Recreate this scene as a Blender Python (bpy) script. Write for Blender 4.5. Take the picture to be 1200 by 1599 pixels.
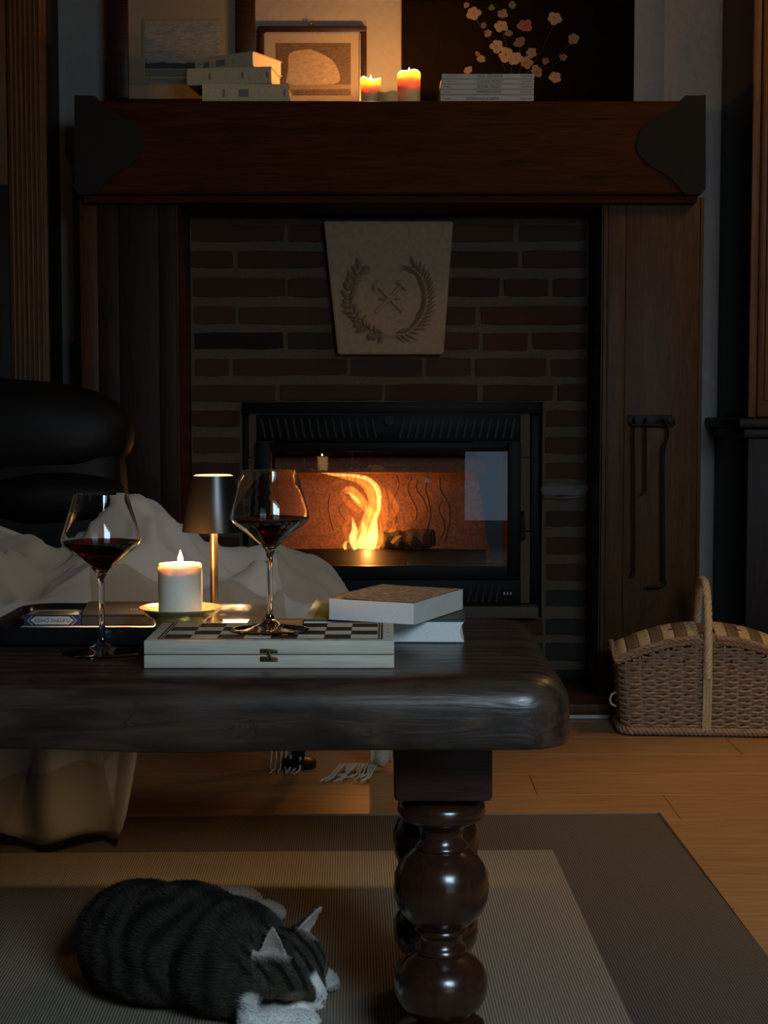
import bpy, bmesh, math, random
import numpy as np
from mathutils import Vector, Matrix, noise

random.seed(7)
rng = np.random.default_rng(7)
PI = math.pi
S = bpy.context.scene
C = S.collection
for o in list(bpy.data.objects):
    bpy.data.objects.remove(o)

# ------------------------------------------------------------------ camera
F, CX, CY, H = 2400.0, 600.0, 799.5, 0.87          # focal length and centre in pixels of 1200x1599; eye height
PITCH = math.atan(160.0 / F)
cam = bpy.data.cameras.new('camera'); camo = bpy.data.objects.new('camera', cam); C.objects.link(camo)
cam.sensor_fit = 'VERTICAL'; cam.sensor_height = 36.0; cam.lens = F / 1599.0 * 36.0
cam.clip_start = 0.02
camo.location = (0, 0, H); camo.rotation_euler = (PI / 2 - PITCH, 0, 0)
S.camera = camo

def at(px, py, Y):
    """world point on the plane at distance Y from the camera that shows at pixel px, py"""
    u, v = (px - CX) / F, (CY - py) / F
    d = (u, math.cos(PITCH) + v * math.sin(PITCH), -math.sin(PITCH) + v * math.cos(PITCH))
    t = Y / d[1]
    return Vector((u * t, Y, H + d[2] * t))

def onz(px, py, z=0.0):
    """world point at height z that shows at pixel px, py"""
    u, v = (px - CX) / F, (CY - py) / F
    d = (u, math.cos(PITCH) + v * math.sin(PITCH), -math.sin(PITCH) + v * math.cos(PITCH))
    t = (z - H) / d[2]
    return Vector((u * t, d[1] * t, z))

# ------------------------------------------------------------------ world, daylight, exposure
W = bpy.data.worlds.new('world'); S.world = W; W.use_nodes = True
W.node_tree.nodes['Background'].inputs[0].default_value = (0.30, 0.42, 0.60, 1)
W.node_tree.nodes['Background'].inputs[1].default_value = 0.02
S.view_settings.view_transform = 'Standard'; S.view_settings.look = 'None'
S.view_settings.exposure = 0.0; S.view_settings.gamma = 1.0; S.view_settings.use_curve_mapping = False
S.cycles.use_denoising = True
S.cycles.sample_clamp_indirect = 2.0
S.cycles.caustics_refractive = False
S.cycles.max_bounces = 10; S.cycles.diffuse_bounces = 3; S.cycles.glossy_bounces = 4
S.cycles.transmission_bounces = 10; S.cycles.transparent_max_bounces = 16

def light(name, kind, loc, energy, col, size=0.01, rot=None, size_y=None):
    l = bpy.data.lights.new(name, kind); l.energy = energy; l.color = col
    if kind == 'AREA':
        l.shape = 'RECTANGLE'; l.size = size; l.size_y = size_y or size
    else:
        l.shadow_soft_size = size
    o = bpy.data.objects.new(name, l); C.objects.link(o); o.location = loc
    if rot: o.rotation_euler = rot
    return o

WIN = (0.46, 1.42, 0.12, 2.15)                     # the window behind the camera: x0, x1, z0, z1
WY = -0.40
dl = light('daylight_window', 'AREA', ((WIN[0] + WIN[1]) / 2, WY + 0.02, 1.58), 29.0, (0.62, 0.84, 1.0),
           WIN[1] - WIN[0] - .1, (PI / 2 - math.radians(34), 0, math.radians(8)), 1.0)        # skylight falling in through the upper panes
dl.data.spread = math.radians(125)
light('ceiling_lamp_glow', 'POINT', (1.45, 3.45, 2.25), 10.5, (1.0, 0.56, 0.22), 0.15)
sp = light('ceiling_lamp_downlight', 'SPOT', (1.45, 3.45, 2.18), 60.0, (1.0, 0.56, 0.20), 0.22, (math.radians(-8), math.radians(6), 0))
sp.data.spot_size = math.radians(62); sp.data.spot_blend = 0.6

# ------------------------------------------------------------------ materials
def nodes(name):
    m = bpy.data.materials.new(name); m.use_nodes = True
    nt = m.node_tree
    return m, nt, nt.nodes['Principled BSDF']

def N(nt, t, **kw):
    n = nt.nodes.new(t)
    for k, v in kw.items():
        if k.startswith('i_'):
            n.inputs[k[2:].replace('_', ' ')].default_value = v
        else:
            setattr(n, k, v)
    return n

def ramp(nt, fac, stops):
    r = nt.nodes.new('ShaderNodeValToRGB')
    e = r.color_ramp.elements
    while len(e) < len(stops): e.new(0.5)
    for el, (p, c) in zip(e, stops):
        el.position = p; el.color = (c[0], c[1], c[2], 1)
    nt.links.new(fac, r.inputs[0])
    return r.outputs[0]

def coords(nt, scale=(1, 1, 1), rnd=True, kind='Object'):
    tc = N(nt, 'ShaderNodeTexCoord'); mp = N(nt, 'ShaderNodeMapping')
    mp.inputs['Scale'].default_value = scale
    nt.links.new(tc.outputs[kind], mp.inputs['Vector'])
    if rnd:
        oi = N(nt, 'ShaderNodeObjectInfo')
        mu = N(nt, 'ShaderNodeMath', operation='MULTIPLY'); mu.inputs[1].default_value = 37.0
        nt.links.new(oi.outputs['Random'], mu.inputs[0])
        nt.links.new(mu.outputs[0], mp.inputs['Location'])
    return mp.outputs[0]

def bump(nt, b, height, strength=0.3, dist=0.002):
    bp = N(nt, 'ShaderNodeBump'); bp.inputs['Strength'].default_value = strength
    bp.inputs['Distance'].default_value = dist
    nt.links.new(height, bp.inputs['Height']); nt.links.new(bp.outputs[0], b.inputs['Normal'])

def plain(name, col, rough=0.5, metal=0.0, spec=0.5, var=0.12, nscale=25, bstr=0.15, bdist=0.001, **extra):
    """one colour with slight mottling and fine relief"""
    m, nt, b = nodes(name)
    v = coords(nt, (nscale,) * 3)
    nz = N(nt, 'ShaderNodeTexNoise'); nz.inputs['Detail'].default_value = 4
    nt.links.new(v, nz.inputs['Vector'])
    lo = tuple(c * (1 - var) for c in col); hi = tuple(min(1, c * (1 + var)) for c in col)
    nt.links.new(ramp(nt, nz.outputs['Fac'], [(0.3, lo), (0.7, hi)]), b.inputs['Base Color'])
    b.inputs['Roughness'].default_value = rough; b.inputs['Metallic'].default_value = metal
    b.inputs['Specular IOR Level'].default_value = spec
    if bstr: bump(nt, b, nz.outputs['Fac'], bstr, bdist)
    for k, val in extra.items(): b.inputs[k.replace('_', ' ')].default_value = val
    return m

def wood(name, c1, c2, axis='x', rough=0.45, scale=1.0, spec=0.18, coat=0.0, bstr=0.25, cracks=0.0, dark=None):
    m, nt, b = nodes(name)
    s = {'x': (1.2, 14, 14), 'y': (14, 1.2, 14), 'z': (14, 14, 1.2)}[axis]
    v = coords(nt, tuple(k * scale for k in s))
    nz = N(nt, 'ShaderNodeTexNoise'); nz.inputs['Detail'].default_value = 6; nz.inputs['Distortion'].default_value = 1.2
    nt.links.new(v, nz.inputs['Vector'])
    s2 = tuple(k * scale * 5 for k in s)
    v2 = coords(nt, (s2[0] * .5, s2[1], s2[2]) if axis == 'x' else s2)
    n2 = N(nt, 'ShaderNodeTexNoise'); n2.inputs['Detail'].default_value = 3
    nt.links.new(v2, n2.inputs['Vector'])
    mx = N(nt, 'ShaderNodeMath', operation='MULTIPLY_ADD'); mx.inputs[1].default_value = 0.45
    nt.links.new(n2.outputs['Fac'], mx.inputs[0])
    hm = N(nt, 'ShaderNodeMath', operation='MULTIPLY'); hm.inputs[1].default_value = 0.62
    nt.links.new(nz.outputs['Fac'], hm.inputs[0]); nt.links.new(hm.outputs[0], mx.inputs[2])
    nt.links.new(ramp(nt, mx.outputs[0], [(0.33, c1), (0.68, c2)]), b.inputs['Base Color'])
    b.inputs['Roughness'].default_value = rough; b.inputs['Specular IOR Level'].default_value = spec
    b.inputs['Coat Weight'].default_value = coat; b.inputs['Coat Roughness'].default_value = 0.2
    bump(nt, b, mx.outputs[0], bstr, 0.003)
    return m

def emit(name, col, strength, see_through=False):
    m = bpy.data.materials.new(name); m.use_nodes = True; nt = m.node_tree
    nt.nodes.remove(nt.nodes['Principled BSDF'])
    e = N(nt, 'ShaderNodeEmission'); e.inputs[0].default_value = (*col, 1); e.inputs[1].default_value = strength
    out = nt.nodes['Material Output']
    if see_through:
        t = N(nt, 'ShaderNodeBsdfTransparent'); a = N(nt, 'ShaderNodeAddShader')
        nt.links.new(e.outputs[0], a.inputs[0]); nt.links.new(t.outputs[0], a.inputs[1])
        nt.links.new(a.outputs[0], out.inputs['Surface'])
    else:
        nt.links.new(e.outputs[0], out.inputs['Surface'])
    return m

def flame_volume(name, col, strength, nscale=30.0, lo=0.35):
    """glowing gas: brighter where the tongue is thicker"""
    m = bpy.data.materials.new(name); m.use_nodes = True; nt = m.node_tree
    nt.nodes.remove(nt.nodes['Principled BSDF'])
    e = N(nt, 'ShaderNodeEmission'); e.inputs[0].default_value = (*col, 1)
    v = coords(nt, (nscale, nscale, nscale * 0.3), rnd=True)
    nz = N(nt, 'ShaderNodeTexNoise'); nz.inputs['Detail'].default_value = 2; nz.inputs['Distortion'].default_value = 0.6
    nt.links.new(v, nz.inputs['Vector'])
    mr = N(nt, 'ShaderNodeMapRange'); mr.inputs[1].default_value = lo; mr.inputs[2].default_value = 0.68
    mr.inputs[3].default_value = strength * 0.12; mr.inputs[4].default_value = strength * 1.6
    nt.links.new(nz.outputs['Fac'], mr.inputs[0]); nt.links.new(mr.outputs[0], e.inputs[1])
    nt.links.new(e.outputs[0], nt.nodes['Material Output'].inputs['Volume'])
    return m

def glass(name, col=(1, 1, 1), rough=0.0, ior=1.5):
    m, nt, b = nodes(name)
    b.inputs['Base Color'].default_value = (*col, 1); b.inputs['Roughness'].default_value = rough
    b.inputs['Transmission Weight'].default_value = 1.0; b.inputs['IOR'].default_value = ior
    return m

def pane(name, boost=1.0):
    m = bpy.data.materials.new(name); m.use_nodes = True; nt = m.node_tree
    nt.nodes.remove(nt.nodes['Principled BSDF'])
    t = N(nt, 'ShaderNodeBsdfTransparent'); t.inputs[0].default_value = (0.93, 0.90, 0.87, 1)
    g = N(nt, 'ShaderNodeBsdfGlossy'); g.inputs['Roughness'].default_value = 0.0
    f = N(nt, 'ShaderNodeFresnel'); f.inputs[0].default_value = 1.5 * boost
    mx = N(nt, 'ShaderNodeMixShader')
    nt.links.new(f.outputs[0], mx.inputs[0]); nt.links.new(t.outputs[0], mx.inputs[1]); nt.links.new(g.outputs[0], mx.inputs[2])
    nt.links.new(mx.outputs[0], nt.nodes['Material Output'].inputs['Surface'])
    return m

def attr_mat(name, attr, rough=0.8, hair=False):
    m, nt, b = nodes(name)
    a = N(nt, 'ShaderNodeAttribute'); a.attribute_name = attr
    nt.links.new(a.outputs['Color'], b.inputs['Base Color']); b.inputs['Roughness'].default_value = rough
    b.inputs['Specular IOR Level'].default_value = 0.25
    return m

# ------------------------------------------------------------------ mesh helpers
class MB:
    def __init__(s): s.bm = bmesh.new()
    def box(s, x0, x1, y0, y1, z0, z1, bev=0.0, seg=2):
        r = bmesh.ops.create_cube(s.bm, size=1.0)
        for v in r['verts']:
            v.co = Vector(((x0 + x1) / 2 + v.co.x * (x1 - x0), (y0 + y1) / 2 + v.co.y * (y1 - y0), (z0 + z1) / 2 + v.co.z * (z1 - z0)))
        if bev > 0:
            es = list({e for v in r['verts'] for e in v.link_edges})
            bmesh.ops.bevel(s.bm, geom=es, offset=bev, segments=seg, affect='EDGES', profile=0.5)
        return s
    def lathe(s, prof, seg=32, c=(0, 0, 0), closed=False, cap=True):
        rings = []
        for r, z in prof:
            if r < 1e-6:
                rings.append([s.bm.verts.new((c[0], c[1], c[2] + z))])
            else:
                rings.append([s.bm.verts.new((c[0] + r * math.cos(2 * PI * k / seg), c[1] + r * math.sin(2 * PI * k / seg), c[2] + z)) for k in range(seg)])
        pairs = list(zip(rings, rings[1:])) + ([(rings[-1], rings[0])] if closed else [])
        for a, b in pairs:
            for k in range(seg):
                k2 = (k + 1) % seg
                if len(a) == 1 and len(b) == 1: continue
                if len(a) == 1: s.bm.faces.new((a[0], b[k2], b[k]))
                elif len(b) == 1: s.bm.faces.new((a[k], a[k2], b[0]))
                else: s.bm.faces.new((a[k], a[k2], b[k2], b[k]))
        if cap and not closed:
            if len(rings[0]) > 1: s.bm.faces.new(rings[0][::-1])
            if len(rings[-1]) > 1: s.bm.faces.new(rings[-1])
        return s
    def tube(s, pts, rad, seg=8, closed=False, flat=1.0):
        pts = [Vector(p) for p in pts]; n = len(pts)
        rads = rad if isinstance(rad, (list, tuple)) else [rad] * n
        rings = []; prev = None
        for i, p in enumerate(pts):
            if closed: t = pts[(i + 1) % n] - pts[i - 1]
            else: t = pts[min(i + 1, n - 1)] - pts[max(i - 1, 0)]
            if t.length < 1e-9: t = Vector((0, 0, 1))
            t.normalize()
            if prev is None:
                ref = Vector((0, 0, 1)) if abs(t.z) < 0.9 else Vector((1, 0, 0))
                a = t.cross(ref).normalized()
            else:
                a = (prev - t * prev.dot(t))
                a = a.normalized() if a.length > 1e-6 else t.orthogonal().normalized()
            prev = a; b = t.cross(a)
            rings.append([s.bm.verts.new(p + (a * math.cos(2 * PI * k / seg) + b * math.sin(2 * PI * k / seg) * flat) * rads[i]) for k in range(seg)])
        for i in range(n if closed else n - 1):
            a, b = rings[i], rings[(i + 1) % n]
            for k in range(seg):
                s.bm.faces.new((a[k], a[(k + 1) % seg], b[(k + 1) % seg], b[k]))
        if not closed:
            s.bm.faces.new(rings[0][::-1]); s.bm.faces.new(rings[-1])
        return s
    def prism(s, poly, axis, a0, a1):
        """extrude a 2-D outline along an axis; poly gives the other two coordinates in order"""
        def p3(p, a):
            return {'x': (a, p[0], p[1]), 'y': (p[0], a, p[1]), 'z': (p[0], p[1], a)}[axis]
        A = [s.bm.verts.new(p3(p, a0)) for p in poly]; B = [s.bm.verts.new(p3(p, a1)) for p in poly]
        n = len(poly)
        for i in range(n):
            s.bm.faces.new((A[i], A[(i + 1) % n], B[(i + 1) % n], B[i]))
        s.bm.faces.new(A[::-1]); s.bm.faces.new(B)
        return s
    def ell(s, c, r, rot=None, sub=3):
        q = bmesh.ops.create_icosphere(s.bm, subdivisions=sub, radius=1.0)
        R = rot or Matrix.Identity(3)
        for v in q['verts']:
            v.co = Vector(c) + R @ Vector((v.co.x * r[0], v.co.y * r[1], v.co.z * r[2]))
        return s
    def poly(s, pts):
        s.bm.faces.new([s.bm.verts.new(p) for p in pts]); return s
    def grid(s, fn, nu, nv):
        V = [[s.bm.verts.new(fn(i / nu, j / nv)) for j in range(nv + 1)] for i in range(nu + 1)]
        for i in range(nu):
            for j in range(nv):
                s.bm.faces.new((V[i][j], V[i + 1][j], V[i + 1][j + 1], V[i][j + 1]))
        return s
    def build(s, name, mat, parent=None, smooth=35, loc=None, rotz=0.0):
        bm = s.bm
        bmesh.ops.recalc_face_normals(bm, faces=bm.faces[:])
        if smooth:
            lim = math.radians(smooth)
            for f in bm.faces: f.smooth = True
            for e in bm.edges:
                if len(e.link_faces) == 2 and e.calc_face_angle(0) > lim: e.smooth = False
        me = bpy.data.meshes.new(name); bm.to_mesh(me); bm.free()
        if mat: me.materials.append(mat)
        return link(name, me, parent, loc, rotz)

def link(name, me, parent=None, loc=None, rotz=0.0):
    o = bpy.data.objects.new(name, me); C.objects.link(o)
    if parent: o.parent = parent
    if loc is not None: o.location = loc
    o.rotation_euler = (0, 0, rotz)
    return o

def tag(o, label=None, cat=None, group=None, kind=None):
    if label: o['label'] = label
    if cat: o['category'] = cat
    if group: o['group'] = group
    if kind: o['kind'] = kind
    return o

def thing(name, label, cat, loc=(0, 0, 0), rotz=0.0, group=None):
    o = bpy.data.objects.new(name, None); C.objects.link(o); o.empty_display_size = 0.05
    o.location = loc; o.rotation_euler = (0, 0, rotz)
    return tag(o, label, cat, group)

def text(name, body, size, mat, parent, loc, rot, extrude=0.0, align='CENTER', width=None):
    cu = bpy.data.curves.new(name, 'FONT'); cu.body = body; cu.size = size; cu.extrude = extrude
    cu.align_x = align; cu.align_y = 'CENTER'; cu.resolution_u = 2
    cu.materials.append(mat)
    o = bpy.data.objects.new(name, cu); C.objects.link(o); o.parent = parent; o.location = loc; o.rotation_euler = rot
    dg_ = bpy.context.evaluated_depsgraph_get()
    me = bpy.data.meshes.new_from_object(o.evaluated_get(dg_)); bpy.data.objects.remove(o)
    o = link(name, me, parent); o.location = loc; o.rotation_euler = rot
    if width:
        o.scale.x = width
    return o

def spline(ctrl, n):
    """smooth path through control points (Catmull-Rom); works for tuples of any length"""
    P = [np.array(c, float) for c in ctrl]
    P = [2 * P[0] - P[1]] + P + [2 * P[-1] - P[-2]]
    out = []
    m = len(P) - 3
    for k in range(n + 1):
        t = k / n * m; i = min(int(t), m - 1); t -= i
        a, b, c, d = P[i:i + 4]
        out.append(tuple(0.5 * ((2 * b) + (c - a) * t + (2 * a - 5 * b + 4 * c - d) * t * t + (3 * b - a - 3 * c + d) * t ** 3)))
    return out

def rope(mb, path, R, strands=3, turns=10.0, r=None, seg=5, closed=False, n=None):
    """twisted strands around a path"""
    pts = [Vector(p) for p in path]; n = len(pts); r = r or R * 0.6
    for k in range(strands):
        q = []
        prev = None
        for i, p in enumerate(pts):
            t = (pts[(i + 1) % n] - pts[i - 1]) if closed else (pts[min(i + 1, n - 1)] - pts[max(i - 1, 0)])
            t.normalize()
            ref = Vector((0, 0, 1)) if abs(t.z) < 0.95 else Vector((1, 0, 0))
            if prev is None: a = t.cross(ref).normalized()
            else: a = (prev - t * prev.dot(t)).normalized()
            prev = a; b = t.cross(a)
            th = 2 * PI * (turns * i / (n if closed else n - 1) + k / strands)
            q.append(p + (a * math.cos(th) + b * math.sin(th)) * R * 0.55)
        mb.tube(q, r, seg, closed)
    return mb
# ------------------------------------------------------------------ palette
M = {}
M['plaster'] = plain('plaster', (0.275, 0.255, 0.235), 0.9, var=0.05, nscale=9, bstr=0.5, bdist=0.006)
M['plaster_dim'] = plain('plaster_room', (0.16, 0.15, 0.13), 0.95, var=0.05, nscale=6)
M['oak_floor'] = wood('oak_floor', (0.26, 0.135, 0.055), (0.42, 0.24, 0.105), 'x', 0.42, 0.8, bstr=0.12)
M['mantel'] = wood('mantel_wood', (0.030, 0.008, 0.0025), (0.075, 0.021, 0.006), 'x', 0.65, 0.9, 0.06)
M['post'] = wood('post_wood', (0.042, 0.018, 0.006), (0.088, 0.040, 0.015), 'z', 0.5, 0.9)
M['post_dark'] = wood('post_wood_dark', (0.012, 0.006, 0.003), (0.028, 0.014, 0.007), 'z', 0.55, 0.9)
M['post_red'] = wood('post_wood_red', (0.048, 0.014, 0.005), (0.098, 0.033, 0.012), 'z', 0.45, 1.0)
M['cabinet'] = wood('cabinet_wood', (0.085, 0.032, 0.010), (0.185, 0.074, 0.024), 'z', 0.45, 1.1)
M['cabinet_dark'] = wood('cabinet_wood_dark', (0.010, 0.007, 0.006), (0.022, 0.013, 0.010), 'z', 0.5)
M['iron'] = plain('black_iron', (0.008, 0.008, 0.008), 0.55, 0.2, 0.3, bstr=0.3, nscale=90)
M['leather_cap'] = plain('dark_corner_cap', (0.020, 0.018, 0.014), 0.8, 0, 0.2, nscale=120, bstr=0.8, bdist=0.002)
M['mortar'] = plain('mortar', (0.105, 0.072, 0.042), 0.95, nscale=60, var=0.25, bstr=0.8, bdist=0.004)
M['stone'] = plain('keystone_limestone', (0.31, 0.215, 0.125), 0.9, var=0.14, nscale=14, bstr=0.4, bdist=0.003)
M['sill_stone'] = plain('sill_stone', (0.075, 0.062, 0.048), 0.9, nscale=40, bstr=0.5)
M['fire_stone'] = plain('firebrick_strip', (0.085, 0.060, 0.036), 0.9, nscale=40, bstr=0.5)
M['speckle'] = plain('speckled_granite', (0.20, 0.19, 0.18), 0.85, var=0.8, nscale=220, bstr=0.9, bdist=0.004)
M['red_ink'] = plain('faded_red_paint', (0.36, 0.25, 0.19), 0.9)
M['steel_black'] = plain('insert_black_steel', (0.004, 0.004, 0.0045), 0.5, 0.0, 0.12, nscale=150, bstr=0.1)
M['soot'] = plain('sooty_firebox', (0.035, 0.024, 0.02), 0.8, nscale=18, var=0.45, bstr=0.4)
M['back_plate'] = plain('cast_back_plate', (0.165, 0.072, 0.040), 0.75, nscale=22, var=0.4, bstr=0.5, bdist=0.003)
M['white_paint'] = plain('white_trim_paint', (0.42, 0.42, 0.40), 0.6)
M['brass_pin'] = plain('aged_brass', (0.25, 0.2, 0.1), 0.4, 0.9)
M['insert_glass'] = pane('insert_glass', 1.12)

def brick_mat():
    m, nt, b = nodes('old_brick')
    oi = N(nt, 'ShaderNodeObjectInfo')
    base = ramp(nt, oi.outputs['Random'], [(0.0, (0.110, 0.041, 0.020)), (0.25, (0.082, 0.044, 0.023)), (0.5, (0.135, 0.050, 0.024)),
                                           (0.75, (0.092, 0.056, 0.031)), (1.0, (0.123, 0.038, 0.020))])
    v = coords(nt, (30, 30, 45)); nz = N(nt, 'ShaderNodeTexNoise'); nz.inputs['Detail'].default_value = 5
    nt.links.new(v, nz.inputs['Vector'])
    dirt = ramp(nt, nz.outputs['Fac'], [(0.32, (0.5, 0.47, 0.44)), (0.6, (1, 1, 1)), (0.8, (1.35, 1.25, 1.1))])
    mx = N(nt, 'ShaderNodeMix', data_type='RGBA', blend_type='MULTIPLY'); mx.inputs[0].default_value = 1.0
    nt.links.new(base, mx.inputs[6]); nt.links.new(dirt, mx.inputs[7])
    nt.links.new(mx.outputs[2], b.inputs['Base Color']); b.inputs['Roughness'].default_value = 0.92
    bump(nt, b, nz.outputs['Fac'], 0.8, 0.005)
    return m
M['brick'] = brick_mat()
M['brick_burnt'] = plain('burnt_brick', (0.012, 0.010, 0.009), 0.8, nscale=35, var=0.5, bstr=0.8, bdist=0.004)
M['brick_grey'] = plain('grey_brick', (0.040, 0.033, 0.026), 0.9, nscale=35, var=0.3, bstr=0.8, bdist=0.004)

# ------------------------------------------------------------------ room shell
YW, XL, XR, ZC = 4.74, -2.3, 2.4, 2.65
YB = 4.66                                    # face of the chimney bricks
def wall(name, x0, x1, y0, y1, z0, z1, m):
    return tag(MB().box(x0, x1, y0, y1, z0, z1).build(name, m), kind='structure')
ow0, ow1, ov0, ov1 = at(378, 700, YB).x, at(848, 700, YB).x, at(600, 966, YB).z, at(600, 628, YB).z      # hole for the firebox
mb = MB()
mb.box(XL - .1, ow0, YW, YW + .1, -.02, ZC); mb.box(ow1, XR + .1, YW, YW + .1, -.02, ZC)
mb.box(ow0, ow1, YW, YW + .1, -.02, ov0); mb.box(ow0, ow1, YW, YW + .1, ov1, ZC)
tag(mb.build('wall_back', M['plaster']), kind='structure')
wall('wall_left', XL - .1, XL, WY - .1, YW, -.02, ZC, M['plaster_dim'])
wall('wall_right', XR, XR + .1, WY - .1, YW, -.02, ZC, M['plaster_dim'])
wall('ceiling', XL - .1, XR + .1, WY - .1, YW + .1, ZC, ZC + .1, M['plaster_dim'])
mb = MB()
mb.box(XL, WIN[0], WY - .1, WY, -.02, ZC); mb.box(WIN[1], XR, WY - .1, WY, -.02, ZC)
mb.box(WIN[0], WIN[1], WY - .1, WY, -.02, WIN[2]); mb.box(WIN[0], WIN[1], WY - .1, WY, WIN[3], ZC)
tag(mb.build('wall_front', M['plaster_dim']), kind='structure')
wr = tag(thing('window_1', None, None), kind='structure')
fr = MB()
for x in (WIN[0], WIN[1] - .05, (WIN[0] + WIN[1]) / 2 - .025): fr.box(x, x + .05, WY - .07, WY - .02, WIN[2], WIN[3])
for z in (WIN[2], WIN[3] - .05): fr.box(WIN[0], WIN[1], WY - .069, WY - .021, z, z + .05)
fr.build('window_frame', M['white_paint'], wr)
for k in (1, 2):
    z = WIN[2] + (WIN[3] - WIN[2]) * k / 3
    MB().box(WIN[0], WIN[1], WY - .06, WY - .03, z - .012, z + .012).build('glazing_bar', M['white_paint'], wr)
MB().box(WIN[0] + .03, WIN[1] - .03, WY - .085, WY - .08, WIN[2] + .03, WIN[3] - .03).build('window_pane', emit('dusk_daylight', (.46, .70, .96), 1.05), wr)

# floor: a bed and boards laid left to right
fl = tag(MB().box(XL - .1, XR + .1, WY - .1, YW + .1, -.06, -.021).build('floor', M['cabinet_dark']), kind='structure')
pw, y, row = 0.205, 0.25, 0
lens = [1.9, 1.5, 2.2, 1.7]
pmesh = []
for L in lens:
    q = MB().box(-L / 2 + .0006, L / 2 - .0006, -pw / 2 + .0008, pw / 2 - .0008, -.02, 0, 0.0012, 1)
    o = q.build('tmp', M['oak_floor']); pmesh.append(o.data); bpy.data.objects.remove(o)
while y < YW - .05:
    x = XL - random.uniform(0.0, 1.2); k = row
    while x < XR:
        L = lens[k % 4]
        link('floor_board', pmesh[k % 4], fl, (x + L / 2, y, 0)); x += L; k += 1 + row % 2
    y += pw; row += 1
MB().box(XL - .1, XR + .1, WY - .1, .25 - pw / 2 - .001, -.02, 0).build('floor_board', M['oak_floor'], fl)

# ------------------------------------------------------------------ chimney breast of brick
bx0, bx1 = at(277, 304, 4.40).x + .001, at(941, 304, 4.40).x - .001
ox0, ox1 = at(378, 700, YB).x, at(848, 700, YB).x
oz0, oz1 = at(600, 966, YB).z, at(600, 628, YB).z
ztop = at(600, 303, 4.34).z - .045
ch = MB()
ch.box(bx0, ox0, YB + .009, YW, 0.0, ztop + .02); ch.box(ox1, bx1, YB + .009, YW, 0.0, ztop + .02)
ch.box(ox0, ox1, YB + .009, YW, oz1, ztop + .02); ch.box(ox0, ox1, YB + .009, YW, 0.0, oz0)
chim = tag(ch.build('wall_chimney_breast', M['mortar']), kind='structure')

def brick_mesh(seed):
    r = random.Random(seed)
    bm = bmesh.new(); bmesh.ops.create_cube(bm, size=1.0)
    bmesh.ops.subdivide_edges(bm, edges=[e for e in bm.edges if abs((e.verts[0].co - e.verts[1].co).x) > .5], cuts=3)
    for v in bm.verts:
        v.co.y += 0.5
        if v.co.y < .1:
            v.co.z *= 1 + r.uniform(-.09, .05); v.co.x += r.uniform(-.012, .012); v.co.y += r.uniform(0, .10)
            if abs(v.co.x) > .45: v.co.z *= 0.93; v.co.x *= 0.99
        else: v.co.z *= 1.0
    me = bpy.data.meshes.new('brick'); bm.to_mesh(me); bm.free()
    for p in me.polygons: p.use_smooth = False
    return me
BR = []
for k in range(6):
    me = brick_mesh(k); me.materials.append(M['brick']); BR.append(me)
BRX = {}
for nm in ('brick_burnt', 'brick_grey'):
    me = brick_mesh(11); me.materials.append(M[nm]); BRX[nm] = me
nb = 0
def brick(px0, px1, py0, py1, me=None, dy=None):
    global nb
    a, b = at(px0, py1, YB), at(px1, py0, YB)
    o = link('brick', me or BR[nb % 6], chim); nb += 1
    o.location = ((a.x + b.x) / 2, YB + (random.uniform(-.003, .003) if dy is None else dy), (a.z + b.z) / 2)
    o.scale = (b.x - a.x, .05, b.z - a.z)
    o.rotation_euler = (0, random.uniform(-.006, .006), 0)
rows = [(329, 340), (350, 377), (391, 418), (434, 463), (478, 506), (519, 546), (559, 587), (600, 626),
        (640, 666), (682, 708), (722, 748), (757, 779), (797, 823), (839, 866), (880, 907), (921, 948), (966, 992), (1004, 1032), (1046, 1070)]
left_cuts = [[295, 372], [295, 447, 507], [295, 367, 512], [298, 448, 516], [300, 371, 521], [300, 447, 526], [302, 361, 545], [296, 434, 600]]
for i, (y0, y1) in enumerate(rows):
    if i < 8:
        cuts = left_cuts[i][:]
        r = random.Random(100 + i)
        while cuts[-1] < 920:
            nx = cuts[-1] + r.choice([76, 150, 150, 118])
            cuts.append(920 if nx > 880 else nx)
        for a, b in zip(cuts, cuts[1:]):
            me = None
            if i == 5 and a == 300: me = BRX['brick_burnt']
            if i == 5 and a == 447: me = BRX['brick_grey']
            brick(a + 3.5, b - 3.5, y0 + random.uniform(-1, 1), y1 + random.uniform(-1, 1), me)
    else:
        if y1 < 960:
            brick(302 if i % 2 else 299, 374, y0, y1)
        else:
            for a, b in ((296, 430), (436, 590), (596, 742), (748, 848)): brick(a, b, y0, y1)
        if i == 11:
            o = MB().ell((0, 0, 0), (at(918, 766, YB).x - at(851, 766, YB).x, .05, .047), sub=3)
            for v in o.bm.verts:
                v.co = Vector((max(-.5, min(.5, v.co.x / .13 * 1.2)) * .128, v.co.y, v.co.z)) * 0.5 * Vector((1, 1, 1)).x
                v.co += noise.noise_vector(v.co * 60) * .010
                v.co.x *= 2.0
            p = at(884, 767, YB); o.build('stone', M['speckle'], chim, loc=(p.x, YB + .004, p.z))
        else:
            brick(853, 917, y0, y1, BRX['brick_grey'] if i >= 15 else None)

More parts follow.
